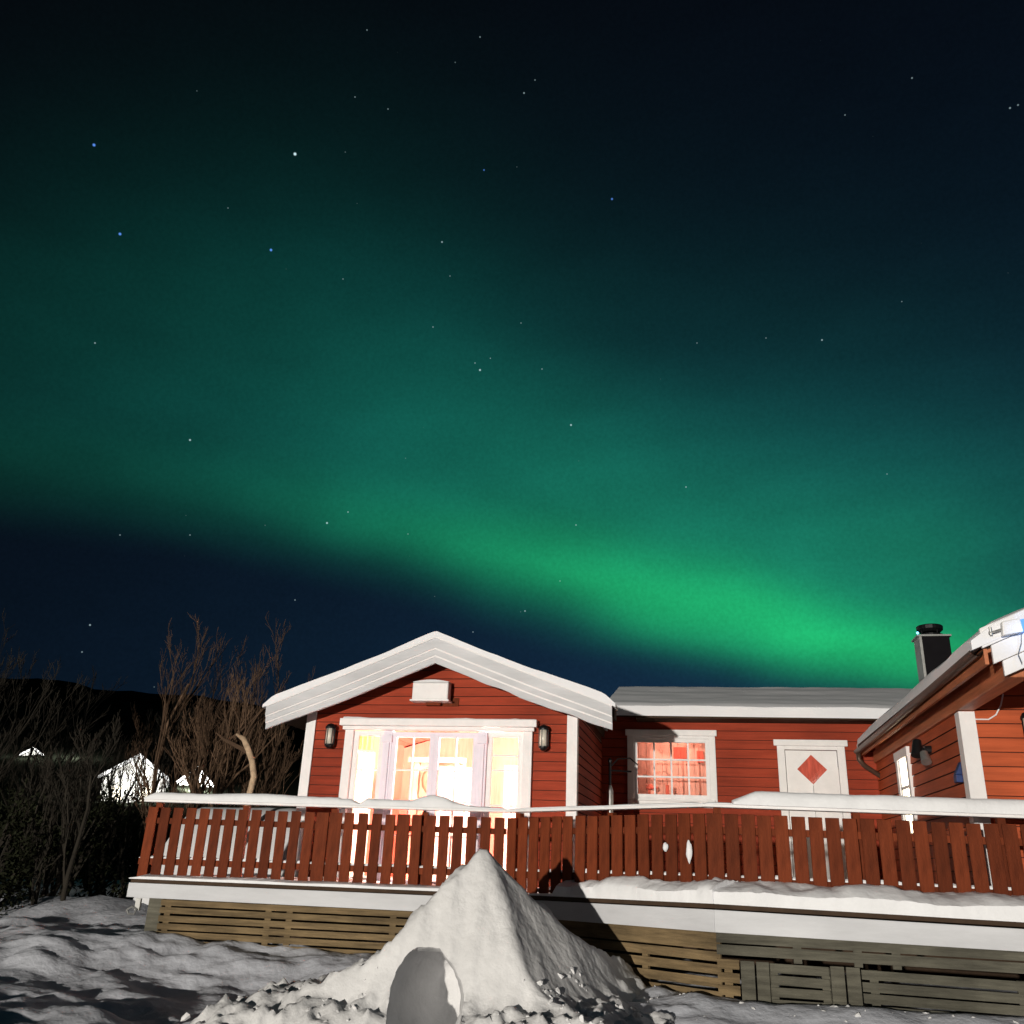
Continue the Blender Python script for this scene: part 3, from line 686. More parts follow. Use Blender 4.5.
bullet((2.64, 12.0, 2.98), 'small twin-headed spotlight on the side wall under the sloping eave')
m = MB(); m.box(2.66, 2.73, 10.72, 10.84, 2.52, 2.60); m.prism([(2.66, 2.60), (2.73, 2.60), (2.73, 2.74)], 10.72, 10.84)
tag(m.build('wall_box', 'navybox', None, bevel=.008), 'small dark blue box fixed to the side wall just left of the white corner board', 'wall box')
m = MB(); m.tube([(2.87, NYF - .03, 3.15), (3.0, NYF - .03, 3.15), (3.08, NYF - .03, 3.20), (3.14, NYF - .04, 3.30), (3.18, NYF - .04, 3.42)], .008, 6)
tag(m.build('cable', 'white', None), 'thin pale cable looping up the orange-red wall beside the corner board', 'cable')
# white box above gable window
t = thing('wall_box', 'white snow-topped box on the red gable wall above the bright glazed doors', 'wall box', (-3.82, GY - .12, 3.66))
m = MB(); m.box(-4.10, -3.56, GY - .24, GY - .06, 3.66, 3.91); m.build('housing', 'white', t, bevel=.02)
m = MB(); m.box(-3.92, -3.70, GY - .12, GY - .025, 3.60, 3.66); m.box(-3.80, -3.45, GY - .035, GY - .021, 3.60, 3.72); m.build('bracket', 'picket', t)
m = MB(); m.box(-4.12, -3.54, GY - .26, GY - .05, 3.64, 3.662); m.build('rim', 'white', t)
m = MB()
for i in range(10):
    x0 = -4.1 + i * .054; hh = lambda x: .012 + .03 * math.sin((x + 4.1) / .54 * math.pi)
    m.hexa([(x0, GY - .235, 3.911), (x0 + .054, GY - .235, 3.911), (x0 + .054, GY - .06, 3.911), (x0, GY - .06, 3.911), (x0, GY - .22, 3.911 + hh(x0)), (x0 + .054, GY - .22, 3.911 + hh(x0 + .054)), (x0 + .054, GY - .06, 3.911 + hh(x0 + .054)), (x0, GY - .06, 3.911 + hh(x0))])
m.build('snow_cap', 'snow', t)
cn_o = cn.build('cornice_snow', 'snow', None); tag(cn_o, 'low humps of snow on the cornice over the bright glazed doors', 'snow')
# pole stove-pipe by the wing wall, with its lit sleeve
t = thing('metal_pole', 'slim dark metal pole with a shiny lower sleeve in the corner beside the gable wing', 'pole', (-1.52, 14.2, FZ))
m = MB(); m.tube([(-1.42, 14.2, FZ), (-1.42, 14.2, 3.02)], .022, 10); m.lathe((-1.42, 14.2, 3.02), [(.03, 0), (.035, .03), (.012, .07)], 10); m.build('shaft', 'dark', t)
m = MB(); m.tube([(-1.42, 14.2, FZ), (-1.42, 14.2, 2.60), (-1.42, 14.2, 2.68)], [.05, .05, .025], 14); m.build('sleeve', 'galv', t, smooth=True)
m = MB(); m.tube([(-1.42, 14.2, 2.95), (-1.3, 14.25, 3.08), (-1.12, 14.3, 3.1), (-1.0, 14.3, 3.0)], .012, 6); m.tube([(-1.42, 14.2, 2.9), (-1.1, 14.3, 2.9)], .014, 6); m.build('arm', 'dark', t)
# floodlight and blue panel on the near barge board
fx, fz = -.02, -.105
t = thing('floodlight', 'white floodlight clamped on the white barge board at upper right', 'floodlight', (2.64, BY - .12, 3.60))
m = MB(); m.hexa([(2.63 + fx, BY - .17, 3.655 + fz), (2.80 + fx, BY - .17, 3.69 + fz), (2.80 + fx, BY - .10, 3.69 + fz), (2.63 + fx, BY - .10, 3.655 + fz), (2.64 + fx, BY - .17, 3.78 + fz), (2.79 + fx, BY - .17, 3.81 + fz), (2.79 + fx, BY - .10, 3.81 + fz), (2.64 + fx, BY - .10, 3.78 + fz)]); m.build('housing', 'white', t, bevel=.01)
m = MB(); m.tube([(2.53 + fx, BY - .12, 3.69 + fz), (2.58 + fx, BY - .13, 3.70 + fz), (2.64 + fx, BY - .13, 3.72 + fz)], .010, 8); m.tube([(2.55 + fx, BY - .12, 3.67 + fz), (2.55 + fx, BY - .12, 3.74 + fz)], .013, 8); m.build('clamp', 'galv', t)
m = MB(); m.hexa([(2.81 + fx, BY - .11, 3.70 + fz), (2.91 + fx, BY - .11, 3.72 + fz), (2.91 + fx, BY - .075, 3.72 + fz), (2.81 + fx, BY - .075, 3.70 + fz), (2.80 + fx, BY - .11, 3.81 + fz), (2.90 + fx, BY - .11, 3.83 + fz), (2.90 + fx, BY - .075, 3.83 + fz), (2.80 + fx, BY - .075, 3.81 + fz)])
tag(m.build('blue_panel', 'blueglow', None), 'small glowing blue panel on the white barge board beside the floodlight', 'panel')
point_light('blue_panel_glow', (2.80, BY - .26, 3.56), .7, (.25, .5, 1.), .03)
m = MB(); m.tube([(2.78, BY - .10, 3.58), (2.77, BY - .09, 3.5), (2.73, BY - .09, 3.4), (2.75, BY - .09, 3.32)], .004, 5); tag(m.build('cable', 'galv', None), 'thin cable hanging down the white barge board below the floodlight', 'cable')
m = MB(); m.lathe((3.83, 16.68, 5.595), [(.012, 0), (.022, .012), (.022, .03), (.008, .04)], 10)
tag(m.build('indicator_light', 'cyanglow', None), 'tiny bright blue light at the left corner of the chimney top', 'light')

# ------------------------------------------------------------------ deck
deck = thing('wooden_deck', 'raised wooden deck with white fascia over slatted skirting in front of the red house', 'deck', (-1, 11, .4))
ZT = [1.165, 1.18, 1.232, 1.16]          # deck surface minus a hair, along the front edge
ZF1 = [1.148, 1.158, 1.208, 1.128]; ZF0 = [.995, .986, 1.022, .968]
pl = MB(); n = len(DECK); back = [(6.5, 16.0), (-6.5, 16.0)]
P2 = [(x + .01, y + .02) for x, y in DECK] + back; Zt = [z + .022 for z in ZT] + [1.178, 1.178]
i0 = len(pl.v)
for (x, y), z in zip(P2, Zt): pl.v.append(Vector((x, y, z)))
for (x, y), z in zip(P2, Zt): pl.v.append(Vector((x, y, z - .036)))
k = len(P2); pl.f.append((0, 1, 2, 4 + 0, 5)) ; pl.f.append((2, 3, 4)); pl.f.append((k + 5, k + 4, k + 2, k + 1, k)); pl.f.append((k + 4, k + 3, k + 2))
for a in range(k): b = (a + 1) % k; pl.f.append((a, b, k + b, k + a))
pl.build('deck_floor', 'deckw', deck)
for i in range(3):
    a, b = DECK[i], DECK[i + 1]
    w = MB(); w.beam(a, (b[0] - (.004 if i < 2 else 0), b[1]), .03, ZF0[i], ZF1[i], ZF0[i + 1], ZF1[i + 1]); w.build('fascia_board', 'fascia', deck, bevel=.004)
w = MB(); w.box(-6.53, -6.50, 9.995, 16, .995, 1.148); w.build('fascia_board', 'fascia', deck)
# slatted skirting
rnd = random.Random(3)
def skirting(a, b, z1a, z1b, zlo, pitch, bw, matn, battens, off=.10, name='skirting'):
    m = MB(); a = Vector(a); b = Vector(b); z = 0.
    k = 0
    while max(z1a, z1b) - z - bw > zlo:
        ja, jb = rnd.uniform(-.004, .004), rnd.uniform(-.004, .004)
        m.beam(a, b, .02, z1a - z - bw + ja, z1a - z + ja, z1b - z - bw + jb, z1b - z + jb, off=off + rnd.uniform(0, .003)); z += pitch
    d = (b - a).normalized()
    for s_ in battens:
        p = a + (b - a) * s_; m.beam(p - d * .035, p + d * .035, .03, zlo, (z1a + (z1b - z1a) * s_), off=off + .026)
    return m.build(name, matn, deck)
skirting((-6.15, 9.99), (-2.05, 10.40), .985, .980, .25, .083, .063, 'slat', [.02, .31, .37, .66, .99])
m = MB(); m.box(-6.32, -6.15, 10.10, 10.13, .3, .99); m.build('end_board', 'slatg', deck)
skirting((-2.03, 10.41), (.02, 8.975), .83, .855, .25, .104, .078, 'slat', [.03, .35, .65])
m = MB(); m.beam((-2.03, 10.41), (.03, 8.97), .02, .845, .985, .875, 1.02, off=.09); m.build('wide_board', 'slat', deck)
skirting((.05, 8.965), (6.4, 9.08), 1.02, .985, .80, .098, .082, 'slatg', [.11, .19, .24, .5], off=.075)
skirting((.05, 8.965), (.24, 8.968), .80, .80, .25, .104, .078, 'slat', [.5], off=.09)
skirting((.51, 8.973), (1.00, 8.982), .79, .785, .25, .092, .074, 'slatg', [.05, .95], off=.08)
skirting((1.27, 8.987), (6.4, 9.08), .785, .72, .25, .092, .074, 'slatg', [.02, .25, .5, .75], off=.08)
for x0, x1 in ((.25, .37), (.385, .495), (1.01, 1.125), (1.14, 1.255)):
    m = MB(); m.box(x0, x1, 9.045, 9.075, .2, .80); m.build('post', 'slatg', deck, bevel=.004)
m = MB(); m.box(-6.45, 6.4, 11.9, 11.95, 0, 1.12); m.box(-6.24, -6.18, 10.14, 11.9, 0, 1.12); m.build('dark_backing', 'deckw', deck)  # dark backing added behind the slats to shut out the bright snow
# little clamp hanging at the left end
m = MB(); m.box(-6.42, -6.36, 9.99, 10.02, .86, .985); m.tube([(-6.50, 9.97, .86), (-6.44, 9.97, .90), (-6.38, 9.97, .87), (-6.40, 9.97, .82), (-6.47, 9.97, .82), (-6.50, 9.97, .86)], .012, 6)
m.build('bracket', 'galv', deck)

# ------------------------------------------------------------------ railing
rail = thing('deck_railing', 'red-brown picket railing with broad snowy handrail along the deck front', 'railing', (-1, 10, 1.18))
SEG = [((-6.56, 10.10), (-2.25, 10.59), 2.005, 2.03, 1.19, 1.215), ((-2.25, 10.59), (0, 9.31), 2.03, 2.075, 1.215, 1.25), ((0, 9.31), (5.2, 9.64), 2.075, 2.05, 1.25, 1.20)]
pk = []
for v in range(4):
    m = MB(); hw = .0575; c = rnd.uniform(-.012, .012)
    m.hexa([(-hw, 0, .012 + c), (hw, 0, .012 - c), (hw, .021, .012 - c), (-hw, .021, .012 + c), (-hw, 0, .82), (hw, 0, .82), (hw, .021, .82), (-hw, .021, .82)])
    me = m.mesh('picket'); me.materials.append(MT['picket']); pk.append(me)
ro = OFF[rail.name]
for si, (a, b, za, zb, fa, fb) in enumerate(SEG):
    A_, B_ = Vector(a), Vector(b); L = (B_ - A_).length; d = (B_ - A_) / L; nrm = Vector((-d.y, d.x)); ang = math.atan2(d.y, d.x)
    N = int(L / .155); wide = {0: (13, 14, 19, 27), 1: (0, 6, 10), 2: (0,)}[si]
    for i in range(N):
        s_ = (i + .5) / N; p = A_ + d * L * s_; fz = fa + (fb - fa) * s_; tz = za + (zb - za) * s_
        o = bpy.data.objects.new('picket', pk[rnd.randrange(4)]); C.objects.link(o); o.parent = rail
        o.location = (p.x - ro.x, p.y - ro.y, tz - .842 - ro.z + rnd.uniform(-.004, .004)); o.rotation_euler = (0, rnd.uniform(-.008, .008), ang)
        if si == 1: o.scale = (1.12, 1, 1)
        elif i in wide: o.scale = (1.3, 1, 1)
        elif si == 2: o.scale = (1.1, 1, 1)
        b_ = o.modifiers.new('bevel', 'BEVEL'); b_.width = .003; b_.segments = 1
    for zo, hh in ((-.205, .065), (-.66, .07)):
        m = MB(); m.beam(A_, B_, .04, za + zo, za + zo + hh, zb + zo, zb + zo + hh, off=.0215); m.build('rail', 'picket', rail)
    m = MB(); m.beam(A_ - d * .03, B_ + d * .02, .15, za + .035, za + .062, zb + .035, zb + .062, off=-.045); m.build('handrail', 'white', rail, bevel=.004)
    for q in range(int(L / 1.4) + 1):
        p = A_ + d * (L * q / (int(L / 1.4) + 1) + .08); m = MB(); m.beam(p, p + d * .07, .07, fa - .02, za + .034, off=.063); m.build('post', 'picket', rail)

# snow: on handrails, on lower rails, on the deck and its edge
def rail_snow(a, b, za, zb, s0, s1, hfn, label, off=-.05, w=.16, nn=90, name='rail_snow', grp='snow lying on the railing', nv=8, round_=.5):
    a = Vector(a); b = Vector(b); L = (b - a).length; d = (b - a) / L; nr = Vector((-d.y, d.x))
    def fn(u, v):
        s_ = s0 + (s1 - s0) * u; p = a + d * L * s_
        hh = hfn(s_ * L); e = 1 - abs(2 * v - 1) ** 4 * round_
        vv = off + w * v + .012 * fbm(s_ * L * 3, v, 1) * (1 if v < .5 else -1)
        p = p + nr * vv
        endr = min(1, min(u, 1 - u) * 14 + .35)
        return (p.x, p.y, za + (zb - za) * s_), max(.006, hh * e * endr)
    return snow_sheet(fn, nn, nv, name, label, grp=grp)
a, b, za, zb, _, _ = SEG[0]
def h0(t): return .075 + .02 * fbm(t * 1.1, 0, 4) + (.05 * max(0, math.sin(t * 5.2) * .6 + .5 * math.sin(t * 9 + 1)) if t > 2.35 else .015)
rail_snow(a, b, za + .063, zb + .063, -.008, .60, h0, 'long even snow cushion on the left end of the handrail', w=.17)
def h1(t): return .03 + .05 * (1 - sstep(3.6, 4.0, t)) + .07 * max(0, (.55 * math.sin(t * 7.6 + .3) + .35 * math.sin(t * 4.1))) * (1 - sstep(3.7, 4.2, t))
rail_snow(a, b, za + .063, zb + .063, .60, 1., h1, 'lumpy broken snow on the handrail in front of the bright glazed doors', w=.17, nn=120)
a, b, za, zb, _, _ = SEG[1]
rail_snow(a, b, za + .063, zb + .063, 0., 1., lambda t: .018 + .006 * fbm(t * 2, 1, 1), 'thin snow crust on the angled middle handrail', w=.15)
a, b, za, zb, _, _ = SEG[2]
rail_snow(a, b, za + .063, zb + .063, .05, 1., lambda t: .135 + .02 * fbm(t * 1.3, 2, 1), 'thick rounded snow cushion on the right-hand handrail', off=-.07, w=.20)
rail_snow(a, b, za + .063, zb + .063, 0., .05, lambda t: .02, 'thin snow crust at the corner left of the thick handrail cushion', w=.15, nn=10)
for i, (a, b, za, zb, fa, fb) in enumerate(SEG):
    rail_snow(a, b, za - .59, zb - .59, 0, 1, lambda t: .02 + .03 * max(0, fbm(t * 4, i, 3) + .2), ['snow crumbs on the lower rail of the left railing', 'snow crumbs on the lower rail of the angled railing', 'snow crumbs on the lower rail of the right railing'][i], off=.024, w=.036, nn=120, nv=2, grp='snow on the lower rails')
def edge_snow(a, b, za, zb, s0, s1, wfn, hfn, label, nn=140, st0=.3):
    a = Vector(a); b = Vector(b); L = (b - a).length; d = (b - a) / L; nr = Vector((-d.y, d.x))
    def fn(u, v):
        s_ = s0 + (s1 - s0) * u; p = a + d * L * s_; t = s_ * L
        wob = .018 * fbm(t * 2.3, 3, 2) * (1 - v)
        p = p + nr * (-.015 + wob + wfn(s_) * v)
        dome = (1 - (1 - v) ** 4 * .45)
        lump = 1 + .22 * fbm(t * 1.8, v * 2, 6) + .10 * fbm(t * 7, v * 3, 2)
        endr = min(1, u * 25 + st0)
        return (p.x, p.y, za + (zb - za) * s_ + .003), max(.01, hfn(s_) * dome * lump * endr)
    return snow_sheet(fn, nn, 10, 'deck_edge_snow', label, grp='snow heaped along the deck edge')
Z = [z + .022 for z in ZT]
edge_snow(DECK[0], DECK[1], Z[0], Z[1], 0., 1., lambda s_: .30, lambda s_: .050, 'thin snow strip on the deck edge under the left railing')
edge_snow(DECK[1], DECK[2], Z[1], Z[2], .0, .20, lambda s_: .35, lambda s_: .03, 'thin snow patch on the deck edge beside the snow mound tip', 40)
edge_snow(DECK[1], DECK[2], Z[1], Z[2], .20, 1.0, lambda s_: .42, lambda s_: .19, 'puffy snow bank on the angled deck edge right of the mound')
edge_snow(DECK[2], DECK[3], Z[2], Z[3], .0, 1.0, lambda s_: .60, lambda s_: .20, 'long snow bank on the right-hand deck edge below the pickets', 260, .92)
for nm_, (x, y, z_), (rx_, rz_) in (('small round splat of snow stuck on the angled railing pickets', (-.40, 9.51, 1.735), (.028, .045)), ('larger tall splat of snow stuck on the pickets near the railing corner', (-.17, 9.38, 1.70), (.032, .10))):
    m = MB(); N_ = 20; rings_ = ((1.0, .0), (.9, .012), (.6, .024), (.2, .03)); d_ = Vector((2.25, -1.28, 0)).normalized(); nn_ = Vector((-.494, -.869, 0))
    for rr, dep in rings_:
        for q in range(N_):
            a_ = 6.2832 * q / N_; k_ = rr * (1 + .25 * fbm(math.cos(a_) * 1.5, math.sin(a_) * 1.5, z_ * 9))
            p = Vector((x, y, z_)) + d_ * (rx_ * k_ * math.cos(a_)) + Vector((0, 0, rz_ * k_ * math.sin(a_))) + nn_ * (dep + .004)
            m.v.append(p)
    for l_ in range(3):
        for q in range(N_): m.f.append((l_ * N_ + q, l_ * N_ + (q + 1) % N_, (l_ + 1) * N_ + (q + 1) % N_, (l_ + 1) * N_ + q))
    m.f.append(tuple(3 * N_ + q for q in range(N_)))
    tag(m.build('snow_splat', 'snow', None, smooth=True), nm_, 'snow splat')
# trodden snow on the deck
m = MB(); nx_, ny_ = 120, 56
for j in range(ny_ + 1):
    for i in range(nx_ + 1):
        x = -6.55 + 12.6 * i / nx_; y0 = deck_y(x) + .30 + .0; y = y0 + (15.75 - y0) * j / ny_
        zz = 1.205 + .035 * max(0, fbm(x * .9, y * .9, 8) + .35) + .01 * fbm(x * 5, y * 5, 1)
        if x > -2: zz += .05
        m.v.append(Vector((x, y, zz)))
for j in range(ny_):
    for i in range(nx_): k = j * (nx_ + 1) + i; m.f.append((k, k + 1, k + nx_ + 2, k + nx_ + 1))
tag(m.build('deck_snow', 'snow', None, smooth=True, recalc=False), 'trodden snow covering the deck boards behind the railing', 'snow', kind='stuff')
# bank of snow beyond the left end of the deck
m = MB(); nx_, ny_ = 50, 24
for j in range(ny_ + 1):
    for i in range(nx_ + 1):
        u, v = i / nx_, j / ny_; x = -8.5 + 2.65 * u; y = 12.4 + 2.6 * v
        zz = .15 + 2.06 * math.sin(math.pi * min(1, v * 1.25) * .5) * sstep(0, .08, u) * (1 - sstep(.8, 1, v)) + .05 * fbm(x, y, 2)
        m.v.append(Vector((x, y, zz)))
for j in range(ny_):
    for i in range(nx_): k = j * (nx_ + 1) + i; m.f.append((k, k + 1, k + nx_ + 2, k + nx_ + 1))
tag(m.build('snow_bank', 'snow', None, smooth=True, recalc=False), 'lit snow bank seen through the pickets left of the gable wing', 'snow bank')
# table on the deck at the right edge
t = thing('garden_table', 'round garden table with pale top at the right edge behind the railing', 'table', (3.25, 10.0, 1.24))
m = MB(); m.lathe((3.25, 10.0, 2.20), [(.42, 0), (.44, .015), (.44, .03), (.40, .05), (.2, .07)], 28); m.build('tabletop', 'white', t, smooth=False)
m = MB(); m.lathe((3.25, 10.0, 1.24), [(.22, 0), (.2, .03), (.04, .06), (.035, .95)], 14); m.build('pedestal', 'dark', t)
# dark chair-like pot against the railing inside
# ------------------------------------------------------------------ snow mound with a dug-out arch
PX, PY, PZ = -1.89, 8.05, 1.67
def smax(a, b, k=.06): h_ = max(k - abs(a - b), 0) / k; return max(a, b) + h_ * h_ * k / 4
def smin(a, b, k=.06): return -smax(-a, -b, k)
def mound_z(x, y):
    dx, fy = x - PX, PY - y
    right = PZ + .02 - 1.50 * dx - .52 * fy + .05 * math.sin(dx * 4 + y * 2) + .03 * fbm(dx * 3, y * 3, 4, 3)                         # smooth cut face on the right
    right = smax(right, .42 - .28 * (dx - 1.1), .12)
    left = PZ - 1.30 * -dx
    left = smax(left, 1.00 - .84 * (-dx - .54), .18)
    left = smax(left, .56 - .26 * (-dx - 1.12), .2)
    front = PZ - 2.1 * fy - .10 * dx - 1.6 * max(0, fy - .36)
    front = smax(front, .44 - .40 * (fy - .52), .15)
    backp = PZ - 1.25 * (y - PY)
    backp = smax(backp, 1.02 - .5 * (y - PY - .5), .1)
    z = smin(smin(left, right, .05), smin(front, backp, .10), .14) + .02
    onright = sstep(-.02, .12, right - min(left, front, backp))
    rough = .10 + .90 * onright
    base = sstep(.66, .40, z)
    rough = max(rough, base * .9)
    z += rough * (.11 * fbm(x * 2.1, y * 2.1, 1) + .075 * fbm(x * 5.5, y * 5.5, 2) + .030 * fbm(x * 13, y * 13, 3))
    z += onright * .035 * abs(fbm(x * 3.1, y * 3.1 + z * 2, 6, 2)) - onright * .05 * max(0, fbm(x * 1.7, z * 2.2, 11, 2))
    if x > -1.9: z += base * .08 * max(0, fbm(x * 6, y * 6, 9, 3))
    return z
m = MB(); st = .028; x0, x1, y0, y1 = -4.4, .3, 6.5, 10.4
nx_ = int((x1 - x0) / st); ny_ = int((y1 - y0) / st)
for j in range(ny_ + 1):
    for i in range(nx_ + 1):
        x = x0 + i * st; y = y0 + j * st; z = mound_z(x, y)
        e = min(i, nx_ - i, j) * st
        if e < .5: z = -.1 + (z + .1) * sstep(0, .5, e)
        d_ = y - (deck_y(max(-6.6, x)) - .02)                  # stays clear of the deck front
        if d_ > 0: z = min(z, .3)
        m.v.append(Vector((x, y, max(z, -.1))))
for j in range(ny_):
    for i in range(nx_): k = j * (nx_ + 1) + i; m.f.append((k, k + 1, k + nx_ + 2, k + nx_ + 1))
bl = [m.vert(x0, y0, -.4), m.vert(x1, y0, -.4), m.vert(x1, y1, -.4), m.vert(x0, y1, -.4)]
m.f.append((bl[0], bl[1]) + tuple(range(nx_, -1, -1)))
m.f.append((bl[1], bl[2]) + tuple(j * (nx_ + 1) + nx_ for j in range(ny_, -1, -1)))
m.f.append((bl[2], bl[3]) + tuple(ny_ * (nx_ + 1) + i for i in range(0, nx_ + 1)))
m.f.append((bl[3], bl[0]) + tuple(j * (nx_ + 1) for j in range(0, ny_ + 1)))
m.f.append((bl[3], bl[2], bl[1], bl[0]))
mo = m.build('snow_mound', 'snowm', None, smooth=True)
tag(mo, 'tall pointed snow mound with an arched hollow dug into its front', 'snow mound')
# cutter for the hollow: a scooped-out bowl with a flared lip
c = MB(); AX, AZ, NS = -2.26, .48, 72
prof = [(6.3, .92), (6.9, .97), (7.3, 1.02), (7.45, 1.05), (7.55, 1.06), (7.62, 1.04), (7.68, 1.0), (7.76, .96), (7.88, .93), (8.0, .905), (8.12, .87), (8.24, .82), (8.34, .75), (8.42, .66), (8.48, .54), (8.52, .40), (8.54, .2)]
for yy, sc_ in prof:
    for q in range(NS):
        t_ = 2 * math.pi * q / NS; ct, s_t = math.cos(t_), math.sin(t_)
        ex = .285 * (abs(ct) ** .82) * (1 if ct > 0 else -1) * sc_
        ez = (.385 if s_t > 0 else .40) * s_t * sc_
        w_ = 1 + .07 * fbm(ct * 1.6 + 9, yy * 2.5 + s_t * 1.6, 3) + .035 * fbm(ct * 5, yy * 7, s_t * 5)
        c.v.append(Vector((AX - .28 * min(0, yy - 7.75) + .05 * max(0, yy - 7.75) + ex * w_, yy, AZ + ez * w_)))
for a_ in range(len(prof) - 1):
    for q in range(NS): c.f.append((a_ * NS + q, a_ * NS + (q + 1) % NS, (a_ + 1) * NS + (q + 1) % NS, (a_ + 1) * NS + q))
c.f.append(tuple(range(NS))); c.f.append(tuple((len(prof) - 1) * NS + q for q in reversed(range(NS))))
cut = c.build('cutter', 'snowm', None, smooth=True)
bo_ = mo.modifiers.new('bool', 'BOOLEAN'); bo_.operation = 'DIFFERENCE'; bo_.object = cut; bo_.solver = 'EXACT'
dg = bpy.context.evaluated_depsgraph_get(); me2 = bpy.data.meshes.new_from_object(mo.evaluated_get(dg))
mo.modifiers.clear(); mo.data = me2; bpy.data.objects.remove(cut)
e = mo.modifiers.new('es', 'EDGE_SPLIT'); e.split_angle = R(66)
# broken clods of snow round the foot of the mound and in front of the skirting
cl = MB(); rg = random.Random(77)
def clod(p, r_):
    """angular lump: a small box-like solid with every corner pushed about, half sunk in the snow"""
    q_ = Quaternion(Vector((rg.gauss(0, 1), rg.gauss(0, 1), rg.gauss(0, 1))).normalized(), rg.uniform(0, 3.1)); i0 = len(cl.v)
    sx, sy, sz = rg.uniform(.6, 1.3), rg.uniform(.6, 1.2), rg.uniform(.4, .8)
    pts_ = []
    for cx in (-1, 1):
        for cy in (-1, 1):
            for cz in (-1, 1): pts_.append(Vector((cx * sx * rg.uniform(.45, 1), cy * sy * rg.uniform(.45, 1), cz * sz * rg.uniform(.4, 1))))
    for ax_ in range(3):
        for sg in (-1, 1): v_ = Vector((0, 0, 0)); v_[ax_] = sg * rg.uniform(.8, 1.25) * (sx, sy, sz)[ax_]; pts_.append(v_)
    bm = bmesh.new()
    for v_ in pts_: bm.verts.new(Vector(p) + (q_ @ v_) * r_)
    bmesh.ops.convex_hull(bm, input=bm.verts)
    bm.verts.index_update()
    for v_ in bm.verts: cl.v.append(v_.co.copy())
    for f_ in bm.faces: cl.f.append(tuple(i0 + v_.index for v_ in f_.verts))
    bm.free()
for k_ in range(0, 620, 2):
    if k_ < 330: x = rg.gauss(-1.05, .38); y = rg.uniform(7.1, 8.3)
    elif k_ < 480: x = rg.gauss(-3.2, .5); y = rg.uniform(6.9, 8.0)
    else: x = rg.uniform(-.6, 3.6); y = deck_y(x) - abs(rg.gauss(.25, .25)) - .04
    z_ = max(mound_z(x, y) if -4.2 < x < .2 and 6.6 < y < 10 else -1, ground_z(x, y))
    if k_ < 480 and (z_ > .72 or (abs(x + 2.2) < .42)): continue
    r_ = .008 + .030 * rg.random() ** 2.4; clod((x, y, z_ - .35 * r_), r_)
tag(cl.build('snow_clods', 'snowm', None, smooth=False, recalc=True), 'loose broken snow clods round the foot of the mound and under the skirting', 'snow', kind='stuff')

# ------------------------------------------------------------------ bare trees
def tree(name, base, height, label, seed, spread=.25, stems=1, twigm='twig', barkm='bark', grp=None, lean=(0, 0), r0=.06, depth=4, nbr=4, up=.5):
    rg = random.Random(seed); t = thing(name, label, 'tree', base, grp)
    tr, cr = MB(), MB(); base = Vector(base)
    def grow(p, d, L, r, lv):
        n_ = 4 + (lv < 2); pts = [p]; rad = [r]; q = p.copy(); dd = d.copy()
        for i in range(n_):
            dd = (dd + Vector((rg.gauss(0, .13), rg.gauss(0, .13), rg.gauss(0, .08) + up * .10))).normalized()
            q = q + dd * (L / n_); pts.append(q.copy()); rad.append(max(.0035, r * (1 - .62 * (i + 1) / n_)))
        (tr if lv == 0 else cr).tube(pts, rad, 6 if lv == 0 else (4 if lv == 1 else 3), cap=False)
        if lv >= depth: return
        k_ = nbr + (1 if lv < 2 else 0)
        for b_ in range(k_):
            s_ = .22 + .76 * (b_ + rg.random() * .8) / k_; fi = min(s_, .999) * n_; i = int(fi); pp = pts[i].lerp(pts[i + 1], fi - i)
            ax = Vector((rg.gauss(0, 1), rg.gauss(0, 1), rg.gauss(0, .3))); ax = (ax - dd * ax.dot(dd)).normalized()
            nd_ = (dd * 1.0 + ax * rg.uniform(.25, .6) + Vector((0, 0, up * .8))).normalized()
            grow(pp, nd_, L * rg.uniform(.42, .66) * (1 - .25 * s_), rad[i] * .6, lv + 1)
    for k_ in range(stems):
        a_ = rg.uniform(0, 6.28); o_ = Vector((math.cos(a_), math.sin(a_), 0)) * (spread * rg.random())
        d_ = Vector((lean[0] + o_.x * .4, lean[1] + o_.y * .4, 1)).normalized()
        grow(base + o_ * .9, d_, height * rg.uniform(.7, .95), r0 * rg.uniform(.7, 1), 0)
    tr.build('trunk', barkm, t, smooth=True, recalc=False); cr.build('crown', twigm, t, recalc=False)
    return t
G1 = 'bare trees left of the house'
tree('bare_tree', (-10.55, 17.1, .3), 4.9, 'tall slim bare birch, leftmost of the lamplit trees beyond the railing', 11, .3, 2, grp=G1, r0=.07)
tree('bare_tree', (-10.2, 17.5, .3), 3.5, 'low bushy bare tree second from left among the lamplit ones', 12, .4, 3, grp=G1, up=.6)
tree('bare_tree', (-9.65, 17.3, .3), 3.8, 'broad bare tree with many rising limbs behind the pale bent trunk', 13, .7, 4, grp=G1, up=.55, r0=.075, twigm='bark')
tree('bare_tree', (-9.35, 17.9, .3), 4.4, 'tallest bare tree closest to the roof of the gable wing', 14, .4, 3, grp=G1, r0=.07)
tree('bare_tree', (-8.95, 17.2, .3), 2.2, 'small bare tree under the left eave of the gable wing', 15, .5, 3, grp=G1, twigm='bark')
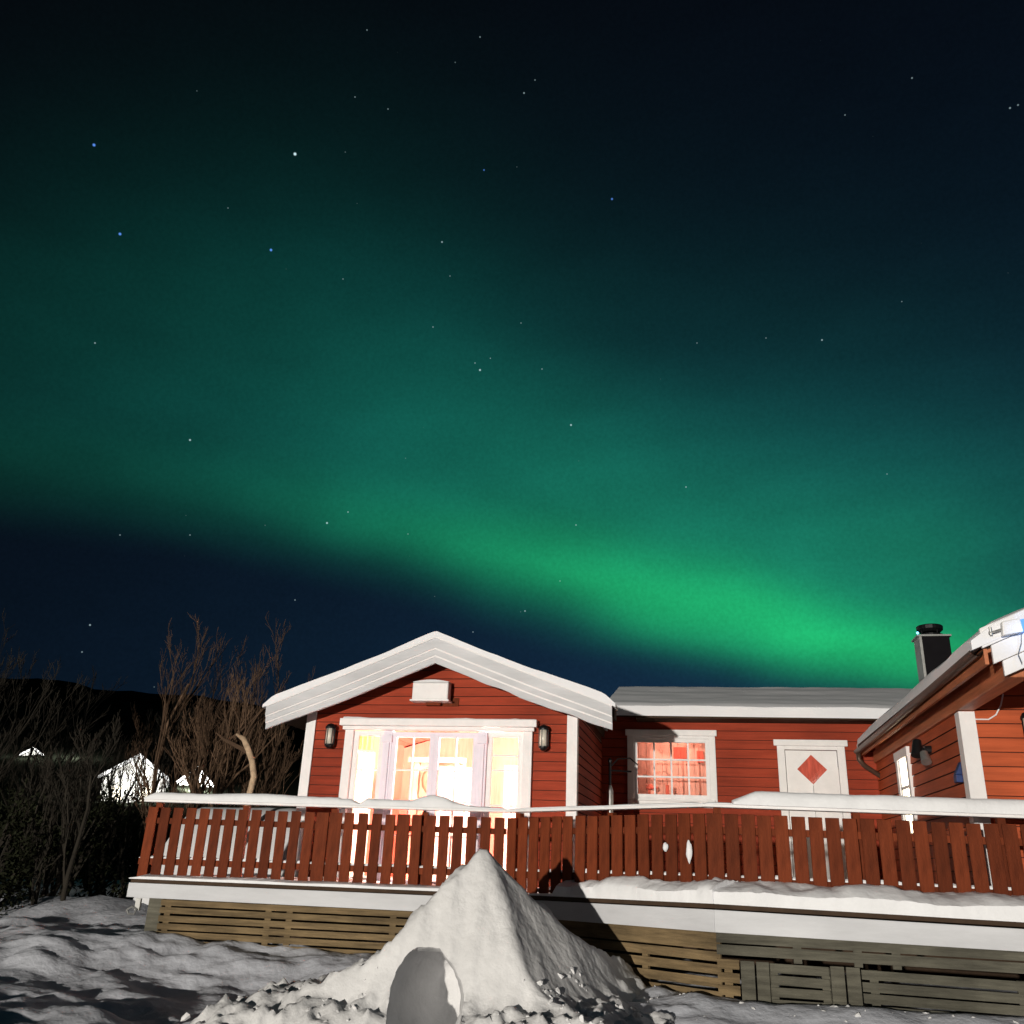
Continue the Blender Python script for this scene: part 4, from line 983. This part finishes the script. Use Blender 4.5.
# pale bent trunk
t = thing('bent_birch', 'pale bent birch trunk curving up beside the gable wing', 'tree', (-7.0, 13.4, .3))
m = MB(); P_ = [(-6.98, 13.4, .3), (-7.0, 13.4, 1.5), (-6.97, 13.4, 2.35), (-6.93, 13.4, 2.62), (-7.0, 13.4, 2.86), (-7.12, 13.4, 3.08), (-7.2, 13.4, 3.2), (-7.34, 13.4, 3.27)]
m.tube(P_, [.085, .065, .05, .052, .05, .05, .045, .02], 10); m.build('trunk', 'palebark', t, smooth=True)
m = MB(); m.tube([(-7.10, 13.4, 3.0), (-7.3, 13.45, 3.08), (-7.6, 13.5, 3.2), (-7.75, 13.5, 3.3)], [.04, .035, .025, .012], 6)
rg = random.Random(5)
for k_ in range(7):
    p = Vector((-7.2 + rg.uniform(-.3, .15), 13.4, 3.1 + rg.uniform(0, .15))); d_ = Vector((rg.uniform(-.5, .7), rg.uniform(-.3, .3), 1)).normalized(); pts = [p]
    for q in range(5): d_ = (d_ + Vector((rg.gauss(0, .2), rg.gauss(0, .2), .1))).normalized(); pts.append(pts[-1] + d_ * rg.uniform(.12, .3))
    m.tube(pts, [.018, .014, .011, .008, .006, .003], 4, cap=False)
m.build('crown', 'twig', t, recalc=False)
G2 = 'dim bare trees at the far left'
tree('bare_tree', (-12.6, 13.2, .3), 3.9, 'faint bare tree at the left edge against the dark sky', 21, .5, 2, 'dimtwig', 'dimtwig', G2)
tree('bare_tree', (-12.4, 15.4, .3), 3.8, 'faint bare tree in the gloom between left edge and lamplit trees', 22, .5, 3, 'dimtwig', 'dimtwig', G2)
tree('bare_tree', (-9.6, 12.6, .2), 2.5, 'scraggy dark shrub just left of the deck end', 23, .7, 5, 'dimtwig', 'dimtwig', G2)
tree('bare_tree', (-13.3, 20.0, .3), 3.1, 'low bare tree whose branches cross the larger floodlit cabin', 24, .7, 4, 'dimtwig', 'dimtwig', G2)
tree('bare_tree', (-12.2, 19.0, .3), 3.6, 'dim bare tree between the larger floodlit cabin and the lamplit trees', 25, .5, 3, 'dimtwig', 'dimtwig', G2)
# leafy dark shrubs
def shrub(base, rx, h_, n_, label, seed, grp='dark evergreen shrubs at the left'):
    rg = random.Random(seed); t = thing('evergreen_shrub', label, 'shrub', base, grp); b_ = Vector(base)
    tr = MB(); fo = MB(); cl = []
    for k_ in range(9):
        a_ = rg.uniform(0, 6.28); q = b_ + Vector((math.cos(a_) * rx * rg.uniform(.2, .9), math.sin(a_) * rx * rg.uniform(.2, .9), h_ * rg.uniform(.35, .9)))
        tr.tube([b_, b_.lerp(q, .5) + Vector((rg.gauss(0, .08), rg.gauss(0, .08), .1)), q], [.045, .03, .01], 5, cap=False); cl.append((q, rg.uniform(.25, .5) * rx))
        for z_ in range(2): cl.append((q + Vector((rg.gauss(0, .3) * rx, rg.gauss(0, .3) * rx, -rg.random() * h_ * .4)), rg.uniform(.18, .4) * rx))
    for k_ in range(n_):
        c_, r_ = cl[rg.randrange(len(cl))]; v_ = Vector((rg.gauss(0, 1), rg.gauss(0, 1), rg.gauss(0, 1))).normalized() * r_ * rg.random() ** .5
        p = c_ + v_; 
        if p.z < .1: continue
        a_ = Vector((rg.gauss(0, 1), rg.gauss(0, 1), rg.gauss(0, 1))).normalized() * rg.uniform(.03, .065); b2 = a_.cross(Vector((rg.random(), rg.random(), rg.random()))).normalized() * .018
        fo.quad(p - a_, p + b2, p + a_, p - b2)
    tr.build('trunk', 'dimtwig', t, recalc=False); fo.build('crown', 'leaf', t, recalc=False)
shrub((-9.9, 11.6, .2), 1.0, 2.0, 2600, 'dark evergreen shrub nearest the left edge of the picture', 31)
shrub((-10.6, 14.2, .2), 1.2, 2.3, 2200, 'dark evergreen shrub behind the nearest one, left of the floodlit cabin', 32)
shrub((-9.4, 14.0, .2), .8, 1.2, 1200, 'low dark evergreen shrub in front of the floodlit cabin', 33)
shrub((-13.5, 15.5, .2), 1.6, 3.6, 5200, 'tallest dark evergreen shrub at the far left', 34)
shrub((-15.5, 22.0, .2), 1.8, 3.0, 4200, 'round dark evergreen between the far cabins and the garden', 35)

# ------------------------------------------------------------------ lit cabins on the hillside
def cabin(c_, w_, h_, label, e, ang=.6, ph=.45):
    x, y, z = c_; t = thing('far_cabin', label, 'cabin', c_, 'floodlit cabins on the far hillside')
    d_ = Vector((math.cos(ang), math.sin(ang), 0)); n_ = Vector((d_.y, -d_.x, 0)); o_ = Vector(c_)
    def P3(u, v, zz): q = o_ + d_ * u - n_ * v; return (q.x, q.y, z + zz)
    m = MB(); hw = w_ / 2
    pr = [(-hw, 0), (hw, 0), (hw, h_ * .58), (0, h_), (-hw, h_ * .58)]
    i0 = len(m.v)
    for v in (0, w_ * 1.2):
        for u, zz in pr: m.v.append(Vector(P3(u, v, zz)))
    m.f.append((0, 1, 2, 3, 4)); m.f.append((9, 8, 7, 6, 5))
    for q in range(5): m.f.append((q, q + 5, (q + 1) % 5 + 5, (q + 1) % 5))
    m.build('wall', 'farwhite', t)
    m = MB()
    for sg in (-1, 1):
        a1, a2 = (sg * (hw + .3), h_ * .58 - .1), (0, h_ + .05)
        m.hexa([P3(a1[0], -.3, a1[1]), P3(a2[0], -.3, a2[1]), P3(a2[0], w_ * 1.25, a2[1]), P3(a1[0], w_ * 1.25, a1[1]), P3(a1[0], -.3, a1[1] + .2), P3(a2[0], -.3, a2[1] + .2), P3(a2[0], w_ * 1.25, a2[1] + .2), P3(a1[0], w_ * 1.25, a1[1] + .2)])
    m.build('roof', 'snow', t)
    m = MB()
    for u in (-hw * .5, hw * .45): m.quad(P3(u - .35, -.02, h_ * .2), P3(u + .35, -.02, h_ * .2), P3(u + .35, -.02, h_ * .45), P3(u - .35, -.02, h_ * .45))
    m.build('window', 'far_w', t, recalc=False)
    q = o_ + n_ * 3.2; point_light('cabin_floodlight', (q.x, q.y, z + 1.6), e, (1, .97, .9), .3)
cabin((-33.6, 50.0, 3.4), 3.6, 3.1, 'larger floodlit white cabin on the dark hillside left of the deck', 1300)
cabin((-35.9, 60.6, 4.3), 2.0, 2.5, 'smaller floodlit white cabin just above the left end of the handrail', 5000, ang=.55)
cabin((-57.2, 69.6, 7.7), 1.5, 1.2, 'tiny lit cabin in the trees near the left edge', 600, ang=.7)
cabin((-54.6, 71.5, 7.6), 1.4, 1.1, 'tiny lit cabin in the trees right of the one near the left edge', 600, ang=.7)
cabin((-37.5, 37.0, 2.6), 1.0, 1.3, 'small lit hut cut off by the left edge of the picture', 300, ang=.7)
S.cycles.max_bounces = 6
